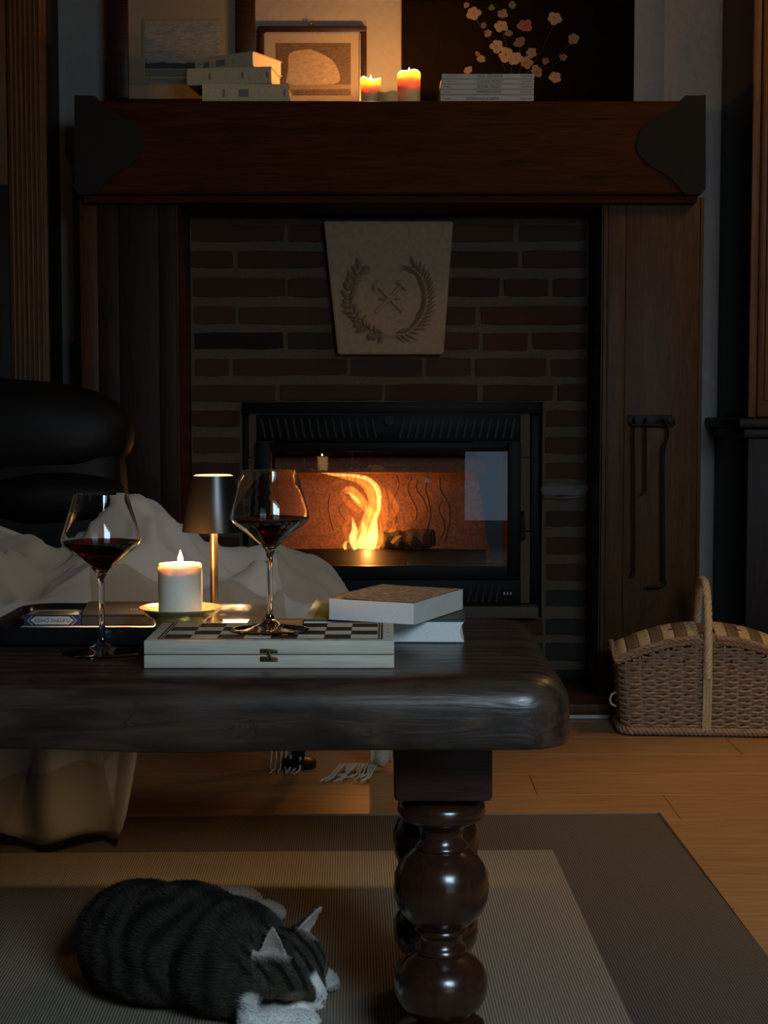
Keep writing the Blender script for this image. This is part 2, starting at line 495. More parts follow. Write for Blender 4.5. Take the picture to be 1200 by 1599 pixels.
# ------------------------------------------------------------------ keystone with wreath and crossed hammers
YK = 4.612
kp = [at(506, 345, YK), at(708, 345, YK), at(693, 553, YK), at(528, 553, YK)]
kc = at(606, 470, YK)
key = thing('keystone_plaque', 'pale carved keystone with wreath and crossed hammers set in the brickwork', 'plaque', (kc.x, YK, kc.z))
q = MB().prism([(p.x - kc.x, p.z - kc.z) for p in kp], 'y', 0, .055)
bmesh.ops.bevel(q.bm, geom=q.bm.edges[:], offset=.004, segments=2, affect='EDGES')
q.build('stone_block', M['stone'], key)
def kpt(px, py, dy=0.0):
    p = at(px, py, YK); return Vector((p.x - kc.x, dy, p.z - kc.z))
def leaf(mb, p, ang, L, w, h=.006):
    """a pointed raised leaf lying on the stone face"""
    R = Matrix.Rotation(-ang, 3, 'Y')
    n = 6; mid = []; lo = []; hi = []
    for k in range(n + 1):
        t = k / n; ww = w * math.sin(PI * t) ** .8 * (1 - .35 * t)
        mid.append(R @ Vector((t * L, -h * math.sin(PI * min(1, t * 1.1 + .05)) - .001, 0)) + p)
        lo.append(R @ Vector((t * L, .001, -ww)) + p); hi.append(R @ Vector((t * L, .001, ww)) + p)
    V = [[mb.bm.verts.new(c) for c in row] for row in (lo, mid, hi)]
    for a, b in ((0, 1), (1, 2)):
        for k in range(n): mb.bm.faces.new((V[a][k], V[a][k + 1], V[b][k + 1], V[b][k]))
def zk(x, y): return (480 + x * 260 / 1200, 320 + y * 260 / 1200)      # picture crop used to read the relief
wl = spline([zk(620, 950), zk(480, 925), zk(380, 850), zk(320, 740), zk(305, 640), zk(330, 540), zk(390, 450)], 26)
mbk = MB(); mbk.tube([kpt(x, y, -.002) for x, y in wl], .0032, 6)
for k in range(2, 27):
    x, y = wl[k]; dx, dy = wl[k][0] - wl[k - 1][0], wl[k][1] - wl[k - 1][1]
    a = math.atan2(-dy, dx)
    for sgn in (-1, 1):
        leaf(mbk, kpt(x + random.uniform(-2, 2), y + random.uniform(-2, 2), -.002), a + sgn * random.uniform(.6, 1.3), random.uniform(.022, .036), .0105, .015)
    if k % 2: mbk.ell(kpt(x + random.uniform(-8, 8), y + random.uniform(-6, 6), -.004), (.0055, .006, .0055), sub=1)
mbk.build('oak_branch', M['stone'], key)
wr_ = spline([zk(560, 935), zk(700, 930), zk(800, 850), zk(855, 740), zk(860, 630), zk(830, 530), zk(760, 455)], 24)
mbk = MB(); mbk.tube([kpt(x, y, -.002) for x, y in wr_], .003, 6)
for k in range(2, 25):
    x, y = wr_[k]; dx, dy = wr_[k][0] - wr_[k - 1][0], wr_[k][1] - wr_[k - 1][1]
    a = math.atan2(-dy, dx)
    for sgn in (-1, 1): leaf(mbk, kpt(x, y, -.001), a + sgn * .62, random.uniform(.034, .048), .0052, .010)
mbk.build('laurel_branch', M['stone'], key)
for pts, head in ((((495, 775), (700, 560)), 1), (((690, 770), (490, 565)), -1)):
    mbk = MB(); a, b = kpt(*zk(*pts[0]), -.005), kpt(*zk(*pts[1]), -.005)
    mbk.tube([a, b], .0058, 8)
    d = (b - a).normalized(); n = Vector((-d.z, 0, d.x))
    c = b - d * .008
    mbk.tube([c - n * .021 + d * -.004, c - n * .008, c + n * .008, c + n * .019 - d * .008], [.004, .0095, .0095, .003], 8)
    mbk.build('hammer', M['stone'], key)
MB().ell(kpt(*zk(595, 670), -.006), (.008, .005, .009), sub=2).build('ribbon_knot', M['stone'], key)
for rx, ra in ((630, .1), (560, PI - .1)):
    mbk = MB(); leaf(mbk, kpt(*zk(rx, 680), -.004), ra, .02, .006); mbk.build('ribbon', M['stone'], key)
mbk = MB()
for x, y, w in ((500, 330, 34), (560, 300, 30), (620, 320, 30), (670, 310, 26), (530, 390, 26), (600, 395, 40), (650, 400, 24)):
    p = kpt(*zk(x, y), -.0006)
    mbk.tube([p + Vector((math.cos(t) * w * .00016, 0, math.sin(t) * w * .00022)) for t in np.linspace(0, 5.2, 10)], .0008, 4)
mbk.build('faded_lettering', M['red_ink'], key)

# ------------------------------------------------------------------ timber surround
YM, YP = 4.34, 4.40
sur = thing('fireplace_surround', 'dark reddish timber mantel beam on two boarded posts around the fireplace', 'fireplace surround', (0, YM, 0))
def L(p): return Vector((p.x, p.y - YM, p.z))
m0, m1 = at(120, 303, YM), at(1101, 157, YM)
ZM = m1.z                                     # top of the mantel shelf
q = MB().box(m0.x, m1.x, 0, YW - YM - .001, m0.z, m1.z, .008, 3)
q.build('mantel_beam', M['mantel'], sur)
MB().box(m0.x + .012, m1.x - .012, .022, .3, m0.z - .022, m0.z - .0005, .006).build('under_moulding', M['mantel'], sur)
for side in (1, -1):
    cap = [(1102, 149.5), (1070, 150), (1052, 170), (1025, 182), (1003, 200), (994, 225), (1000, 245), (1020, 262), (1045, 277), (1062, 296), (1070, 304), (1094, 304), (1102, 296)]
    mid = spline(cap[1:11], 30)
    pts = [cap[0]] + mid + cap[11:]
    P = [at(px, py, YM) for px, py in pts]
    poly = [(p.x if side == 1 else (m0.x + m1.x) - p.x, p.z) for p in P]
    q = MB().prism(poly, 'y', -.007, .09)
    bmesh.ops.bevel(q.bm, geom=[e for e in q.bm.edges if e.is_manifold and e.calc_face_angle(0) > .9 and abs(e.verts[0].co.y - e.verts[1].co.y) < .001 and e.verts[0].co.y < 0], offset=.003, segments=2, affect='EDGES')
    o = q.build('corner_cap', M['leather_cap'], sur)
    o['label'] = 'dark ogee shaped corner cap'
    # little nail heads along the ogee edge
def post(pl, pr, inner_left, mat, seams, outer_mat):
    a, b = at(pl, 304, YP), at(pr, 304, YP)
    yb = YB - YM + .02
    r = MB().box(a.x + .002, b.x - .002, YP - YM + .012, YW - YM - .002, .046, m0.z - .001).build('post', M['post_red'], sur)
    xs = [pl] + seams + [pr]
    for i, (s0, s1) in enumerate(zip(xs, xs[1:])):
        x0, x1 = at(s0, 600, YP).x, at(s1, 600, YP).x
        MB().box(x0 + .0004, x1 - .0004, YP - YM, YP - YM + .02, .17, m0.z - .001, .0014).build('plank', outer_mat if i == 0 else mat, r)
    MB().box(a.x - .004, b.x + .004, YP - YM - .012, YP - YM + .05, .046, .17, .006).build('plinth', M['post_dark'], r)
    return r
post(127, 277, False, M['post_dark'], [155, 188, 250], M['post_red'])
post(941, 1097, True, M['post'], [948, 976, 1091], M['post'])
# hearth step
hy = 4.272
he = thing('hearth_step', 'low dark wooden hearth step running in front of the fireplace', 'hearth', (0, hy, 0))
MB().box(at(128, 600, YP).x - .02, at(1097, 600, YP).x + .004, .0, YW - hy - .001, .012, .045, .006).build('step_board', M['post'], he)
MB().box(at(128, 600, YP).x - .02, at(1097, 600, YP).x + .004, .006, .05, 0.0005, .013, .004).build('base_strip', M['white_paint'], he)

# ------------------------------------------------------------------ fireplace insert
YI = 4.615
def I(px, py, Y=YI): return at(px, py, Y)
ins = thing('fireplace_insert', 'black steel fireplace insert with glass door and vent grilles', 'fireplace', (0, YI, 0))
def ibox(x0, x1, y0, y1, d0, d1, bev=.002):
    a, b = I(x0, y1), I(x1, y0)
    return MB().box(a.x, b.x, d0, d1, a.z, b.z, bev)
ibox(380, 846, 628, 646, .012, .05).build('lintel_bar', M['steel_black'], ins)
for x0, x1 in ((387, 400), (814, 830)):
    for y0, y1 in ((647, 714), (716, 830), (832, 944)):
        ibox(x0, x1, y0, y1, .03, .08).build('firebrick', M['fire_stone'], ins)
for x0, x1 in ((380, 386), (831, 846)):
    ibox(x0, x1, 646, 946, .05, .12).build('side_liner', M['steel_black'], ins)
ibox(360, 842, 947, 966, -.004, .09, .006).build('sill', M['sill_stone'], ins)
ibox(401, 813, 647, 690, .016, .05).build('vent_panel', M['steel_black'], ins)
a, b = I(0, 684), I(0, 654); hz = b.z - a.z
q = MB(); q.prism([(-.0035, 0), (.0035, 0), (.0035 - .012, hz), (-.0035 - .012, hz)], 'y', 0, .008)
slat0 = q.build('vent_slat', M['iron'], ins)
k = 0
for px in np.arange(414, 806, 12.4):
    if 596 < px < 622: continue
    p = I(px, 684); o = slat0 if k == 0 else link('vent_slat', slat0.data, ins); k += 1
    o.location = (p.x, .008, p.z); o.scale.x = 1 if px < 606 else -1
p = I(608, 657); MB().lathe([(0, -.006), (.012, -.006), (.014, 0), (.014, .008)], 16).build('badge', M['iron'], ins, loc=(p.x, .012, p.z)).rotation_euler = (PI / 2, 0, 0)
q = MB()
for x0, x1, y0, y1 in ((401, 422, 691, 905), (793, 814, 691, 905), (422, 793, 691, 705), (422, 793, 884, 905)):
    a, b = I(x0, y1), I(x1, y0); q.box(a.x, b.x, -.004, .03, a.z, b.z, .002)
door = q.build('door_frame', M['steel_black'], ins)
a, b = I(421, 885), I(794, 704)
MB().poly([(a.x, .010, a.z), (b.x, .010, a.z), (b.x, .010, b.z), (a.x, .010, b.z)]).build('glass_pane', M['insert_glass'], door)
p0 = I(817, 800); p1 = I(817, 842)
MB().tube([(p1.x, -.008, p1.z), (p1.x + .004, -.014, p1.z + .008), (p0.x, -.01, p0.z - .01), (p0.x, .01, p0.z)], .004, 8).build('latch', M['iron'], door)
ibox(401, 814, 906, 946, .006, .05).build('lower_panel', M['steel_black'], ins)
a, b = I(0, 940), I(0, 912); hz = b.z - a.z
q = MB(); q.prism([(-.003, 0), (.003, 0), (.003 + .010, hz), (-.003 + .010, hz)], 'y', 0, .007); sm = q.build('vent_slat', M['iron'], ins)
for k, px in enumerate(np.arange(720, 782, 11)):
    p = I(px, 940); o = sm if k == 0 else link('vent_slat', sm.data, ins); o.location = (p.x, -.001, p.z)
q = MB()
for k in range(3):
    p = I(788 + 5 * k, 927); q.box(p.x - .0018, p.x + .0018, .0045, .0065, p.z - .004, p.z + .004)
q.build('printed_mark', M['white_paint'], ins)
p = I(735, 927); MB().lathe([(0, 0), (.006, 0), (.006, .01), (0, .012)], 12).build('air_knob', M['iron'], ins, loc=(p.x, .006, p.z)).rotation_euler = (PI / 2, 0, 0)
# firebox inside
YF = 4.955
gx0, gx1, gz0, gz1 = I(408, 0).x, I(807, 0).x, I(0, 895).z, I(0, 697).z
bxl, bxr = gx0 + .035, at(760, 0, YF).x
q = MB()
y0, y1 = .032, YF - YI
def quad(*p): q.poly(p)
quad((gx0, y0, gz0), (gx1, y0, gz0), (bxr + .06, y1, gz0), (bxl, y1, gz0))
quad((gx0, y0, gz0), (bxl, y1, gz0), (bxl, y1, gz1), (gx0, y0, gz1))
quad((gx1, y0, gz0), (gx1, y0, gz1), (bxr + .06, y1, gz1), (bxr + .06, y1, gz0))
quad((gx0, y0, gz1), (bxl, y1, gz1), (bxr + .06, y1, gz1), (gx1, y0, gz1))
q.build('firebox', M['soot'], ins, smooth=0)
pl = [at(430, 885, YF), at(768, 885, YF), at(738, 690, YF), at(430, 690, YF)]
bp = MB().prism([(p.x, p.z) for p in pl], 'y', y1 - .012, y1 + .02).build('back_plate', M['back_plate'], ins)
def fb(x, y): return (380 + x / 2.4, 600 + y / 2.4)
waves = [[(575, 345), (582, 380), (565, 420), (555, 455), (572, 500), (560, 540)], [(628, 350), (615, 390), (628, 430), (648, 470), (645, 510)],
         [(650, 358), (648, 395), (672, 430), (690, 475)], [(690, 350), (682, 395), (694, 440), (700, 490), (688, 545)],
         [(735, 355), (738, 400), (765, 445), (772, 500), (762, 550), (752, 595)], [(742, 438), (730, 470), (748, 510), (752, 545), (738, 575)],
         [(328, 410), (322, 460), (330, 510), (342, 548)], [(372, 450), (362, 475), (378, 500), (388, 515)], [(462, 350), (470, 400), (455, 450), (468, 500)]]
for wv in waves:
    pts = spline([at(*fb(x, y), YF - .012) for x, y in wv], 22)
    MB().tube([(x, yy - YI, z) for x, yy, z in pts], .0032, 6).build('cast_rib', M['back_plate'], bp)
a, b = at(430, 738, 4.80), at(760, 714, 4.80)
q = MB().box(a.x, b.x, .16, y1 - .012, a.z, b.z, .004); q.build('smoke_baffle', M['back_plate'], ins)
# shallow curved pan in front of the fire
pts = []
pc = at(596, 866, 4.74)
def panp(u, v):
    x = (u - .5) * 2; w = (at(762, 866, 4.74).x - at(432, 866, 4.74).x) / 2
    t = max(0., 1 - abs(x) ** 3.0)
    zt = at(600, 859, 4.74).z; zb = at(600, 885, 4.74).z
    return Vector((pc.x + x * w, 4.74 - YI - .03 * t * (1 - v) - .0 + .10 * v, zb + (zt - zb) * (.15 + .85 * min(1, v * 1.6)) - (1 - t) * .004 - .012 * max(0, v - .65)))
MB().grid(panp, 30, 8).build('ash_pan', M['iron'], ins)

# burning log
lp = at(642, 842, 4.815)
lg = thing('firewood_log', 'charred split log glowing behind the fireplace glass', 'log', lp)
def barky(v, s): return v + noise.noise_vector(v * 60) * s
a, b = at(598, 846, 4.82) - lp, at(676, 840, 4.79) - lp
q = MB(); pts = [a.lerp(b, k / 14) for k in range(15)]
q.tube(pts, [.030 + .003 * math.sin(k * 1.7) for k in range(15)], 18)
for v in q.bm.verts: v.co = barky(v.co, .006)
emb = plain('charred_bark', (0.07, 0.042, 0.026), 0.95, nscale=70, var=0.6, bstr=1.0, bdist=.006)
q.build('bark', emb, lg, smooth=60)
d = (b - a).normalized()
q = MB(); q.tube([b + d * .001, b + d * .006], [.027, .024], 18); q.build('cut_end', plain('charred_end', (0.05, .035, .028), .9), lg)
lp2 = at(570, 858, 4.83)
lg2 = thing('firewood_log', 'second burning log lying low under the flames', 'log', lp2)
q = MB(); q.tube([Vector((-.06, .02, -.004)).lerp(Vector((.05, -.015, -.004)), k / 10) for k in range(11)], [.016 + .002 * math.sin(k * 2.1) for k in range(11)], 14)
for v in q.bm.verts: v.co = barky(v.co, .005)
q.build('bark', emb, lg2, smooth=60)

# fire: tongues of glowing gas
fo = at(570, 858, 4.80)
fire = thing('fire', 'orange and yellow flames leaning left behind the fireplace glass', 'fire', fo)
VO = flame_volume('flame_orange', (1.0, 0.30, 0.035), 44.0)
VY = flame_volume('flame_yellow', (1.0, 0.52, 0.12), 130.0, 40, .36)
VR = flame_volume('flame_red', (1.0, 0.22, 0.02), 16.0)
def tongue(ctrl, mat, dy=0.0, flat=1.0, n=22):
    pts = spline([(*at(px, py, 4.80 + dy), r * 4.80 / F) for px, py, r in ctrl], n)
    q = MB(); q.tube([Vector(p[:3]) - fo for p in pts], [max(.0004, p[3]) for p in pts], 14, flat=flat)
    q.build('flame_tongue', mat, fire)
tongue([(572, 858, 10), (572, 838, 15), (578, 812, 13), (586, 788, 11), (580, 766, 10), (562, 750, 7), (530, 742, 4.5), (492, 736, .5)], VO)
tongue([(580, 806, 6), (570, 790, 8), (557, 776, 9), (547, 764, 6), (530, 768, .5)], VO, .03)
tongue([(564, 800, 4), (548, 788, 6), (536, 775, 4), (528, 762, .5)], VR, .04)
tongue([(594, 846, 6), (598, 815, 8), (600, 785, 7), (597, 764, 5), (588, 748, .5)], VR, .03)
tongue([(592, 792, 3), (592, 768, 4), (578, 750, 4), (555, 743, 3), (520, 741, 2), (488, 734, .4)], VY, -.02)
tongue([(586, 812, 3), (592, 792, 3.4), (590, 772, 2.6), (582, 758, .4)], VY, -.03)
tongue([(562, 786, 2.4), (553, 776, 3), (545, 770, 2), (536, 770, .4)], VY, -.03)
tongue([(556, 858, 5), (552, 842, 7), (554, 826, 5), (550, 806, .5)], VY, -.02)
tongue([(579, 858, 7), (581, 842, 10), (584, 824, 7), (586, 798, .5)], VY, -.03)
tongue([(567, 858, 6), (565, 846, 7), (569, 830, 4.5), (566, 808, .5)], VY, 0)
tongue([(590, 857, 4), (592, 846, 6), (596, 832, 4), (594, 816, .5)], VO, -.03)
tongue([(541, 858, 2.4), (538.5, 853, 3.2), (541, 847, 2.4), (546, 845, .5)], VY, -.03)
tongue([(602, 846, 5), (610, 834, 6), (616, 822, 4), (612, 806, .4)], VR, .02)
tongue([(612, 848, 3), (620, 840, 3), (630, 836, .4)], VO, -.02)
tongue([(545, 846, 4), (540, 826, 5), (545, 806, 3), (541, 792, .4)], VR, .02)
tongue([(606, 812, 4), (618, 796, 6), (612, 778, 5), (604, 760, .5)], VR, .05)
tongue([(604, 838, 2), (612, 828, 3), (622, 832, 2), (634, 830, .4)], VR, .02)
for px, py, dy, e in ((574, 845, -.012, 1.8), (580, 800, .02, .9), (560, 775, .02, .4)):
    light('fire_glow', 'POINT', at(px, py, 4.80 + dy), e, (1.0, 0.36, 0.08), 0.006)

# ------------------------------------------------------------------ fire tools on the right post
YT = YP - .004
tb = at(1017, 657, YT)
tr = thing('fire_tool_rack', 'wrought iron rack fixed to the right timber post', 'tool rack', tb)
def T(px, py, dy=0.0): p = at(px, py, YT); return Vector((p.x - tb.x, dy, p.z - tb.z))
a, b = T(981, 664), T(1050, 648)
MB().box(a.x, b.x, -.006, .003, a.z, b.z, .002).build('back_plate', M['iron'], tr)
MB().tube([T(985, 663, -.004), T(985, 663, -.024), T(1046, 664, -.024), T(1052, 663, -.018), T(1052, 656, -.012)], .0035, 8).build('rail', M['iron'], tr)
for px in (986, 1047):
    MB().lathe([(0, -.004), (.008, -.003), (.009, 0), (.009, .004)], 12).build('bolt', M['iron'], tr, loc=T(px, 655, -.007)).rotation_euler = (PI / 2, 0, 0)
def tool(name, label, paths):
    p0 = at(paths[0][0][0][0], paths[0][0][0][1], YT)
    t = thing(name, label, 'fire tool', p0, group=None)
    for pn, (ctrl, r) in zip(('hook', 'shaft', 'tip'), [(p, r) for p, r in paths]):
        pts = spline([Vector((*at(x, y, YT),)) + Vector((0, dy, 0)) - p0 for x, y, dy in ctrl], 20)
        MB().tube(pts, r, 8).build(pn, M['iron'], t)
    return t
tool('fire_poker', 'long thin iron poker hanging leftmost on the rack', [([(988, 656, -.034), (989, 652, -.026), (989, 662, -.014), (988, 668, -.03), (987, 676, -.03)], .003),
     ([(987, 674, -.03), (988, 750, -.03), (988, 850, -.03), (988, 888, -.03)], .0034), ([(988, 886, -.03), (987, 894, -.03), (984, 898, -.03)], .0045)])
tool('fire_hook', 'short iron hook hanging in the middle of the rack', [([(1006, 657, -.034), (1007, 653, -.024), (1007, 664, -.014), (1006, 670, -.03)], .003),
     ([(1006, 668, -.03), (1006, 710, -.03), (1006, 764, -.03)], .0036), ([(1007, 762, -.03), (1005, 768, -.03), (998, 770, -.03)], .0026)])
tool('fire_rake', 'long iron rake with curved neck hanging rightmost on the rack', [([(1026, 657, -.03), (1033, 654, -.03), (1040, 666, -.03), (1040, 684, -.03), (1035, 694, -.03)], .0034),
     ([(1035, 692, -.03), (1033, 720, -.03), (1033, 800, -.03), (1034, 905, -.03)], .005), ([(1037, 905, -.03), (1032, 913, -.03), (1018, 915, -.03), (1008, 915, -.03)], .0045)])
# the rake's neck hooks on the rail, the others hang from it

# ------------------------------------------------------------------ cabinets at both sides
xl = at(95, 300, YW).x; yl = -xl * F / (CX - 75)
lc = thing('wall_cabinet', 'tall brown wooden cabinet with fluted stile at the left edge', 'cabinet', (xl, yl, 0))
MB().box(-.8, 0, .02, YW - yl - .002, 0.001, 2.4, .003).build('carcass', M['cabinet_dark'], lc)
def Lc(px, py=300): p = at(px, py, yl); return p.x - xl, p.z
MB().box(Lc(14)[0], Lc(74)[0] - .001, .0, .02, 0.002, 2.4, .003).build('stile', M['cabinet'], lc)
for px in np.arange(20, 72, 7.5):
    x = Lc(px)[0]; MB().tube([(x, -.001, 0.01), (x, -.001, 2.39)], .0055, 8).build('flute', M['cabinet'], lc)
zc = Lc(5, 290)[1]
dr = MB().box(-.5, Lc(12)[0], .002, .02, zc + .002, 2.4, .003).build('door', M['cabinet'], lc)
MB().box(-.44, Lc(4)[0], -.004, .002, zc + .05, 2.3, .003).build('door_panel', M['cabinet'], dr)
MB().box(-.5, Lc(12)[0], .012, .02, 0.002, zc - .002, .002).build('lower_panel', M['cabinet_dark'], lc)  # dark sheet standing in for the shaded opening below the door

xr = at(1125, 300, YW).x; yr = xr * F / (1168 - CX)
rc = thing('corner_hutch', 'tall wooden hutch with moulded door above a dark base at the right edge', 'cabinet', (xr, yr, 0))
zl0, zl1 = at(1110, 668, yr).z, at(1110, 653, yr).z
MB().box(0, .8, .012, YW - yr - .002, zl1, 2.45, .002).build('upper_carcass', M['cabinet_dark'], rc)  # shade of the hutch side is put into this darker wood colour
MB().box(-.038, .84, -.05, YW - yr - .002, zl0, zl1, .006, 3).build('waist_ledge', M['cabinet_dark'], rc)
MB().box(-.018, .80, -.02, YW - yr - .002, zl0 - .03, zl0, .006, 3).build('ledge_moulding', M['cabinet_dark'], rc)
MB().box(-.006, .8, -.03, YW - yr - .002, 0.001, zl0 - .03, .002).build('lower_carcass', M['cabinet_dark'], rc)
MB().box(0.0, .022, .0, .012, zl1 + .001, 2.45, .003).build('stile', M['cabinet'], rc)
dr = MB().box(.024, .6, -.002, .012, zl1 + .004, 2.4, .003).build('door', M['cabinet'], rc)
MB().tube([(.030, -.003, zl1 + .01), (.030, -.003, 2.4)], .004, 8).build('bead', M['cabinet'], dr)
MB().box(.042, .56, -.010, -.001, zl1 + .05, 2.36, .004).build('door_panel', M['cabinet'], dr)
# ------------------------------------------------------------------ more materials
M['table'] = None
def table_mat():
    m, nt, b = nodes('worn_dark_oak')
    v = coords(nt, (1.3, 9, 9), rnd=False); nz = N(nt, 'ShaderNodeTexNoise'); nz.inputs['Detail'].default_value = 8; nz.inputs['Distortion'].default_value = 1.6
    nt.links.new(v, nz.inputs['Vector'])
    wv = N(nt, 'ShaderNodeTexWave', wave_type='RINGS', rings_direction='X'); wv.inputs['Scale'].default_value = 7.0
    wv.inputs['Distortion'].default_value = 7.0; wv.inputs['Detail'].default_value = 3; wv.inputs['Detail Scale'].default_value = 1.6
    v2 = coords(nt, (0.55, 1.5, 1.5), rnd=False); nt.links.new(v2, wv.inputs['Vector'])
    mixv = N(nt, 'ShaderNodeMath', operation='MULTIPLY_ADD'); mixv.inputs[1].default_value = 0.22
    nt.links.new(wv.outputs['Fac'], mixv.inputs[0]); nt.links.new(nz.outputs['Fac'], mixv.inputs[2])
    col = ramp(nt, mixv.outputs[0], [(0.34, (0.010, 0.006, 0.004)), (0.58, (0.030, 0.018, 0.012)), (0.80, (0.060, 0.037, 0.024))])
    nt.links.new(col, b.inputs['Base Color'])
    rr = N(nt, 'ShaderNodeMapRange'); rr.inputs[1].default_value = .3; rr.inputs[2].default_value = .8; rr.inputs[3].default_value = .42; rr.inputs[4].default_value = .26
    nt.links.new(nz.outputs['Fac'], rr.inputs[0]); nt.links.new(rr.outputs[0], b.inputs['Roughness'])
    # worm holes and cracks in two knotty places
    v3 = coords(nt, (26, 26, 26), rnd=False); vo = N(nt, 'ShaderNodeTexVoronoi', feature='DISTANCE_TO_EDGE')
    nd = N(nt, 'ShaderNodeTexNoise'); nd.inputs['Scale'].default_value = 2.0
    nt.links.new(v3, nd.inputs['Vector'])
    add = N(nt, 'ShaderNodeVectorMath', operation='ADD'); nt.links.new(v3, add.inputs[0]); nt.links.new(nd.outputs['Color'], add.inputs[1])
    nt.links.new(add.outputs[0], vo.inputs['Vector'])
    ck = N(nt, 'ShaderNodeMapRange'); ck.inputs[1].default_value = 0.0; ck.inputs[2].default_value = .06
    nt.links.new(vo.outputs['Distance'], ck.inputs[0])
    v4 = coords(nt, (5, 5, 5), rnd=False); big = N(nt, 'ShaderNodeTexNoise'); big.inputs['Detail'].default_value = 1
    nt.links.new(v4, big.inputs['Vector'])
    msk = N(nt, 'ShaderNodeMapRange'); msk.inputs[1].default_value = .60; msk.inputs[2].default_value = .68
    nt.links.new(big.outputs['Fac'], msk.inputs[0])
    inv = N(nt, 'ShaderNodeMath', operation='SUBTRACT'); inv.inputs[0].default_value = 1.0; nt.links.new(ck.outputs[0], inv.inputs[1])
    mm = N(nt, 'ShaderNodeMath', operation='MULTIPLY'); nt.links.new(inv.outputs[0], mm.inputs[0]); nt.links.new(msk.outputs[0], mm.inputs[1])
    dk = N(nt, 'ShaderNodeMix', data_type='RGBA'); dk.inputs[7].default_value = (.003, .002, .0015, 1)
    nt.links.new(mm.outputs[0], dk.inputs[0]); nt.links.new(col, dk.inputs[6]); nt.links.new(dk.outputs[2], b.inputs['Base Color'])
    hh = N(nt, 'ShaderNodeMath', operation='MULTIPLY_ADD'); hh.inputs[1].default_value = 0.0
    nt.links.new(mm.outputs[0], hh.inputs[0]); nt.links.new(mixv.outputs[0], hh.inputs[2])
    b.inputs['Coat Weight'].default_value = .12; b.inputs['Coat Roughness'].default_value = .25
    bump(nt, b, hh.outputs[0], .5, .003)
    return m
M['table'] = table_mat()
M['leg'] = wood('turned_leg_wood', (0.020, 0.007, 0.004), (0.044, 0.015, 0.008), 'z', .22, 1.0, .5, coat=.5, bstr=.06)
M['block'] = wood('leg_block_wood', (0.030, 0.012, 0.010), (0.055, 0.022, 0.016), 'x', .5, 1.4, .35, bstr=.2)
M['glass'] = glass('wine_glass')
M['wine'] = glass('red_wine', (0.13, 0.002, 0.006), 0.0, 1.34)
M['wax'] = plain('ivory_wax', (0.82, 0.74, 0.62), .45, var=.03, nscale=20, bstr=.05, Subsurface_Weight=0.35, Subsurface_Scale=0.008)
M['wax'].node_tree.nodes['Principled BSDF'].inputs['Subsurface Radius'].default_value = (1.0, 0.88, 0.72)
M['wax_glow'] = plain('ivory_wax_glow', (0.85, 0.60, 0.27), .5, var=.03, nscale=20, bstr=.05, Subsurface_Weight=0.7, Subsurface_Scale=0.025)  # ivory wax with the orange flame glow put into its base colour
M['wax_glow'].node_tree.nodes['Principled BSDF'].inputs['Subsurface Radius'].default_value = (1.0, 0.90, 0.70)
M['wick'] = plain('burnt_wick', (.015, .012, .01), .9)
M['flame'] = emit('candle_flame', (1.0, 0.60, 0.20), 5.0, True)
M['gold'] = plain('gilded_glass', (0.85, 0.66, 0.32), .14, .75, var=.2, nscale=40, bstr=.35, bdist=.003)
M['lamp_black'] = plain('satin_black_metal', (.005, .005, .006), .30, .0, nscale=200, bstr=.05)
M['bronze'] = plain('bronze_stem', (.20, .14, .08), .32, .9, bstr=0)
M['shade_in'] = plain('white_shade_lining', (.8, .76, .68), .6, bstr=0)
M['diffuser'] = emit('lamp_diffuser', (1.0, .70, .36), 1.6)
M['pale_wood'] = wood('pale_box_wood', (0.40, 0.36, 0.28), (0.56, 0.51, 0.41), 'x', .6, 1.6, .3, bstr=.1)
M['print'] = plain('board_print', (.020, .017, .015), .8, 0, .1, bstr=0)
M['latch'] = plain('bronze_latch', (.16, .12, .06), .35, .9)
M['paper'] = plain('book_pages', (.66, .66, .64), .9, var=.05, nscale=60)
M['paper_warm'] = plain('aged_pages', (.62, .50, .34), .9, var=.06, nscale=60)
M['cover_cream'] = plain('cream_cover', (.56, .43, .25), .7, var=.10, nscale=30)
M['cover_grey'] = plain('grey_cream_cover', (.50, .39, .23), .7, var=.12, nscale=30)
M['cover_white'] = plain('white_cover', (.50, .48, .43), .6, var=.04)
M['cover_green'] = plain('dark_green_cover', (.035, .055, .050), .5, var=.2, nscale=18)
M['ink'] = plain('dark_ink', (.05, .045, .04), .7, bstr=0)
M['ink_pale'] = plain('faded_ink', (.18, .16, .13), .7, bstr=0)
M['lacquer'] = plain('black_lacquer', (.010, .010, .012), .16, 0, .6, nscale=8, bstr=.02)
M['case_black'] = plain('black_leather_case', (.020, .018, .017), .55, nscale=200, bstr=.5)
M['navy'] = plain('navy_card', (.018, .022, .085), .45, bstr=0)
M['card_white'] = plain('white_print', (.62, .62, .62), .6, bstr=0)
M['red_print'] = plain('red_print', (.45, .05, .03), .6, bstr=0)
M['green_print'] = plain('green_print', (.10, .14, .04), .6, bstr=0)
M['pink_print'] = plain('peach_print', (.60, .36, .24), .6, bstr=0)
M['frame_dark'] = wood('dark_frame', (.016, .008, .006), (.035, .016, .010), 'x', .35, 1.5)
M['mat_board'] = plain('beige_mat', (.21, .175, .12), .9, var=.04)
M['mat_cream'] = plain('cream_mat', (.30, .25, .18), .9, var=.04)
M['gilt'] = plain('gilt_fillet', (.42, .32, .15), .4, .8)
M['silver'] = plain('silver_fillet', (.5, .46, .42), .35, .8)
M['leather'] = plain('black_leather', (.005, .0045, .004), .55, 0, .2, nscale=120, bstr=.35, bdist=.001)
M['chrome'] = plain('dark_chair_base', (.02, .018, .016), .3, .5)

